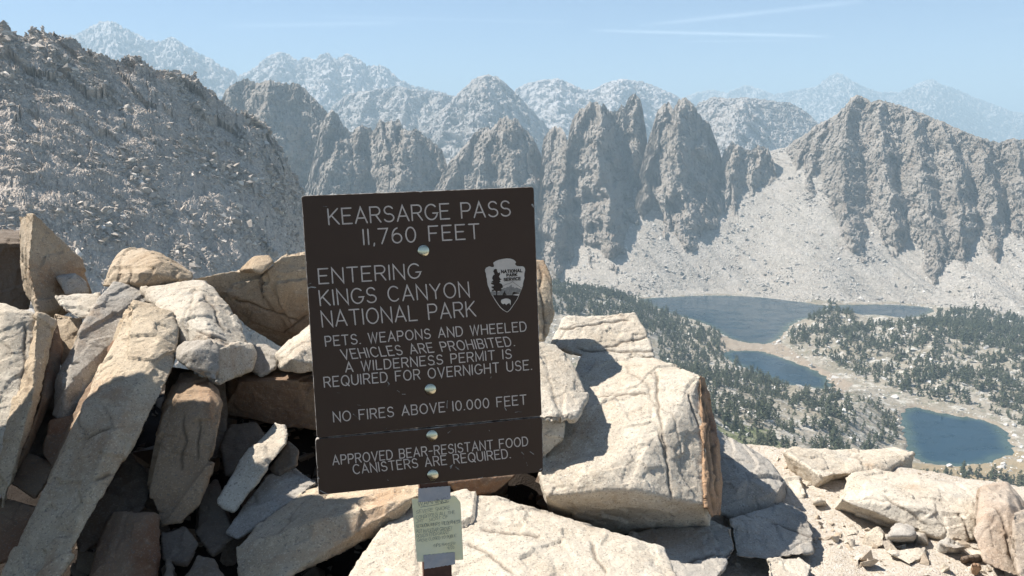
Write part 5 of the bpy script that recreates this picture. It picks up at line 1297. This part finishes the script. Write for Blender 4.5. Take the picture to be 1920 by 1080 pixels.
for b_ in ((794, 470, 0), (807, 730, 0), (810, 817, -0.002), (811.5, 891, -0.002)): bolt(*b_)
# ---- post behind the panels, running down between the rocks
pc = L(821, 1000)[0]; ax_ = L(822, 1070) - L(815, 915); ax_ = ax_ / np.linalg.norm(ax_)
PB = L(815, 915); ZP = -0.0215; PWD = 0.0385
def along(t, sx, z): q = PB + ax_ * t; return (q[0] + sx, q[1], z)
bm = bmesh.new(); vs_ = []
for t in (-0.50, 0.75):
    vs_.append([bm.verts.new(along(t, sx, zz_)) for sx, zz_ in ((-PWD, ZP), (PWD, ZP), (PWD, ZP - 0.085), (-PWD, ZP - 0.085))])
for i in range(4): bm.faces.new((vs_[0][i], vs_[0][(i + 1) % 4], vs_[1][(i + 1) % 4], vs_[1][i]))
bm.faces.new(vs_[0]); bm.faces.new(vs_[1][::-1])
bmesh.ops.bevel(bm, geom=bm.edges[:], offset=0.004, segments=2, affect='EDGES'); bmesh.ops.recalc_face_normals(bm, faces=bm.faces)
me = bpy.data.meshes.new('post'); bm.to_mesh(me); bm.free(); me.materials.append(M['post'])
o = bpy.data.objects.new('post', me); COL.objects.link(o); o.parent = SIGN
# ---- the handwritten note taped to the post
def LP(px, py, z=ZP):
    """board coordinates of a photo pixel on a plane z behind the board face"""
    ray = np.array(((px - 960) / F, (py - 540) / F, 1.0)); nn = -n3
    d = (tt_ @ nn + z) / (ray @ nn); q = ray * d - tt_
    return np.array((q @ r1, -(q @ r2)))
NOTE = empty('paper_note'); NOTE.matrix_world = SM_
tag(NOTE, 'pale green handwritten warning note taped to the sign post below the panels', 'note')
def sheet(name, cs, z, mat, parent, n=16, thick=0.0004, bow=0.0, rag=0.0, cut=0.0):
    """thin sheet given by its corners TL,TR,BR,BL (pixels), a little wavy, with a thickness"""
    c = [LP(*q, z) for q in cs]; V = []; 
    for i in range(n + 1):
        for j in range(n + 1):
            s_, t_ = j / n, i / n
            q = (c[0] * (1 - s_) + c[1] * s_) * (1 - t_) + (c[3] * (1 - s_) + c[2] * s_) * t_
            edge_ = (1 if i in (0, n) else 0)
            if rag: q = q + edge_ * np.array((0, rag)) * math.sin(j * 2.7 + i) 
            if cut and s_ + (1 - t_) > 2 - cut: 
                k_ = (s_ + (1 - t_) - (2 - cut)) / 2; q = q - k_ * ((c[1] - c[0]) - (c[3] - c[0]))
            V.append((q[0], q[1], z + bow * (abs(s_ - 0.5) * 2) ** 2.5 * (0.6 + 0.4 * math.sin(5 * t_ + 2 * s_)) + 0.0006 * math.sin(9 * s_ + 5 * t_)))
    V = np.array(V); m = len(V); fr = grid_faces(n + 1, n + 1)
    V2 = V.copy(); V2[:, 2] -= thick
    rim = [i for i in range(n + 1)] + [i * (n + 1) + n for i in range(1, n + 1)] + [n * (n + 1) + j for j in range(n - 1, -1, -1)] + [i * (n + 1) for i in range(n - 1, 0, -1)]
    side = np.array([(rim[i], rim[(i + 1) % len(rim)], rim[(i + 1) % len(rim)] + m, rim[i] + m) for i in range(len(rim))])
    return mesh_np(name, np.concatenate((V, V2)), np.concatenate((fr[:, ::-1], fr + m, side)), mat, parent, smooth=False)
PAP = sheet('paper', [(772, 936), (863, 928), (869, 1050), (782, 1054)], ZP + 0.003, M['paper'], NOTE, bow=-0.004, cut=0.12)
sheet('tape', [(784, 916), (844, 911), (845, 935.5), (784.5, 942)], ZP + 0.0048, M['tape'], NOTE, rag=0.0007)
sheet('tape', [(794, 1041), (853, 1035), (853.5, 1058), (795.5, 1067)], ZP + 0.0048, M['tape'], NOTE, rag=0.0009)
acc = ([], []); hr = np.random.default_rng(5)
NO = lambda x, y: LP(740 + x / 5.4, 880 + y / 5.4, ZP + 0.004)
for s, a, b, h, w in (('WARNING!!', (235, 370), (548, 326), 50, .0009), ('SEVERE SMOKE', (220, 450), (560, 400), 36, .0006), ('CONDITIONS ALL THE', (215, 505), (608, 447), 34, .0006), ('JMT - MOST OF', (218, 545), (540, 496), 32, .0006),
                      ('SEQUOIA/KINGS WILDERNESS', (218, 592), (662, 541), 32, .0007), ('PUT IN/CEDAR GROVE/', (218, 647), (580, 612), 34, .0007), ('ROADS END/GRANT', (222, 692), (548, 652), 30, .0006), ('GROVE CLOSED TO PUBLIC', (230, 735), (625, 686), 28, .0006),
                      ('-NPS RANGER', (385, 788), (614, 762), 28, .0006), ('9/20', (535, 812), (604, 803), 26, .0006)):
    text(acc, s, NO(*a), NO(*b), NO(a[0], a[1] - h) - NO(*a), w, ZP + 0.0046, gap=0.2, space=0.5, jit=0.07, rng=hr)
stroke_mesh(acc, [NO(262, 382), NO(400, 362), NO(545, 330)], .001, ZP + 0.0046)
build_poly('handwriting', acc, M['ink'], PAP)
# ================================================================== HAZE (smoky summer air)
hz = NT('haze_air'); hz.n.remove(hz.b)
pv = hz.n.new('ShaderNodeVolumePrincipled')
pv.inputs['Color'].default_value = (0.63, 0.855, 1.0, 1)
pv.inputs['Density'].default_value = 1.45e-4
pv.inputs['Anisotropy'].default_value = 0.0
hz.l.new(pv.outputs[0], hz.n['Material Output'].inputs['Volume'])
bm = bmesh.new()
bmesh.ops.create_cube(bm, size=1.0)
hme = bpy.data.meshes.new('haze'); bm.to_mesh(hme); bm.free()
hme.materials.append(hz.m)
ho = bpy.data.objects.new('haze', hme); COL.objects.link(ho)
x0, x1, y0, y1, z0, z1 = -36000, 36000, -3000, 34000, -870, 1101
ho.scale = (x1 - x0, y1 - y0, z1 - z0); ho.location = ((x0 + x1) / 2, (y0 + y1) / 2, (z0 + z1) / 2)
tag(ho, 'thin smoky blue haze filling the valley and fading the far mountains', 'haze', None, 'stuff')
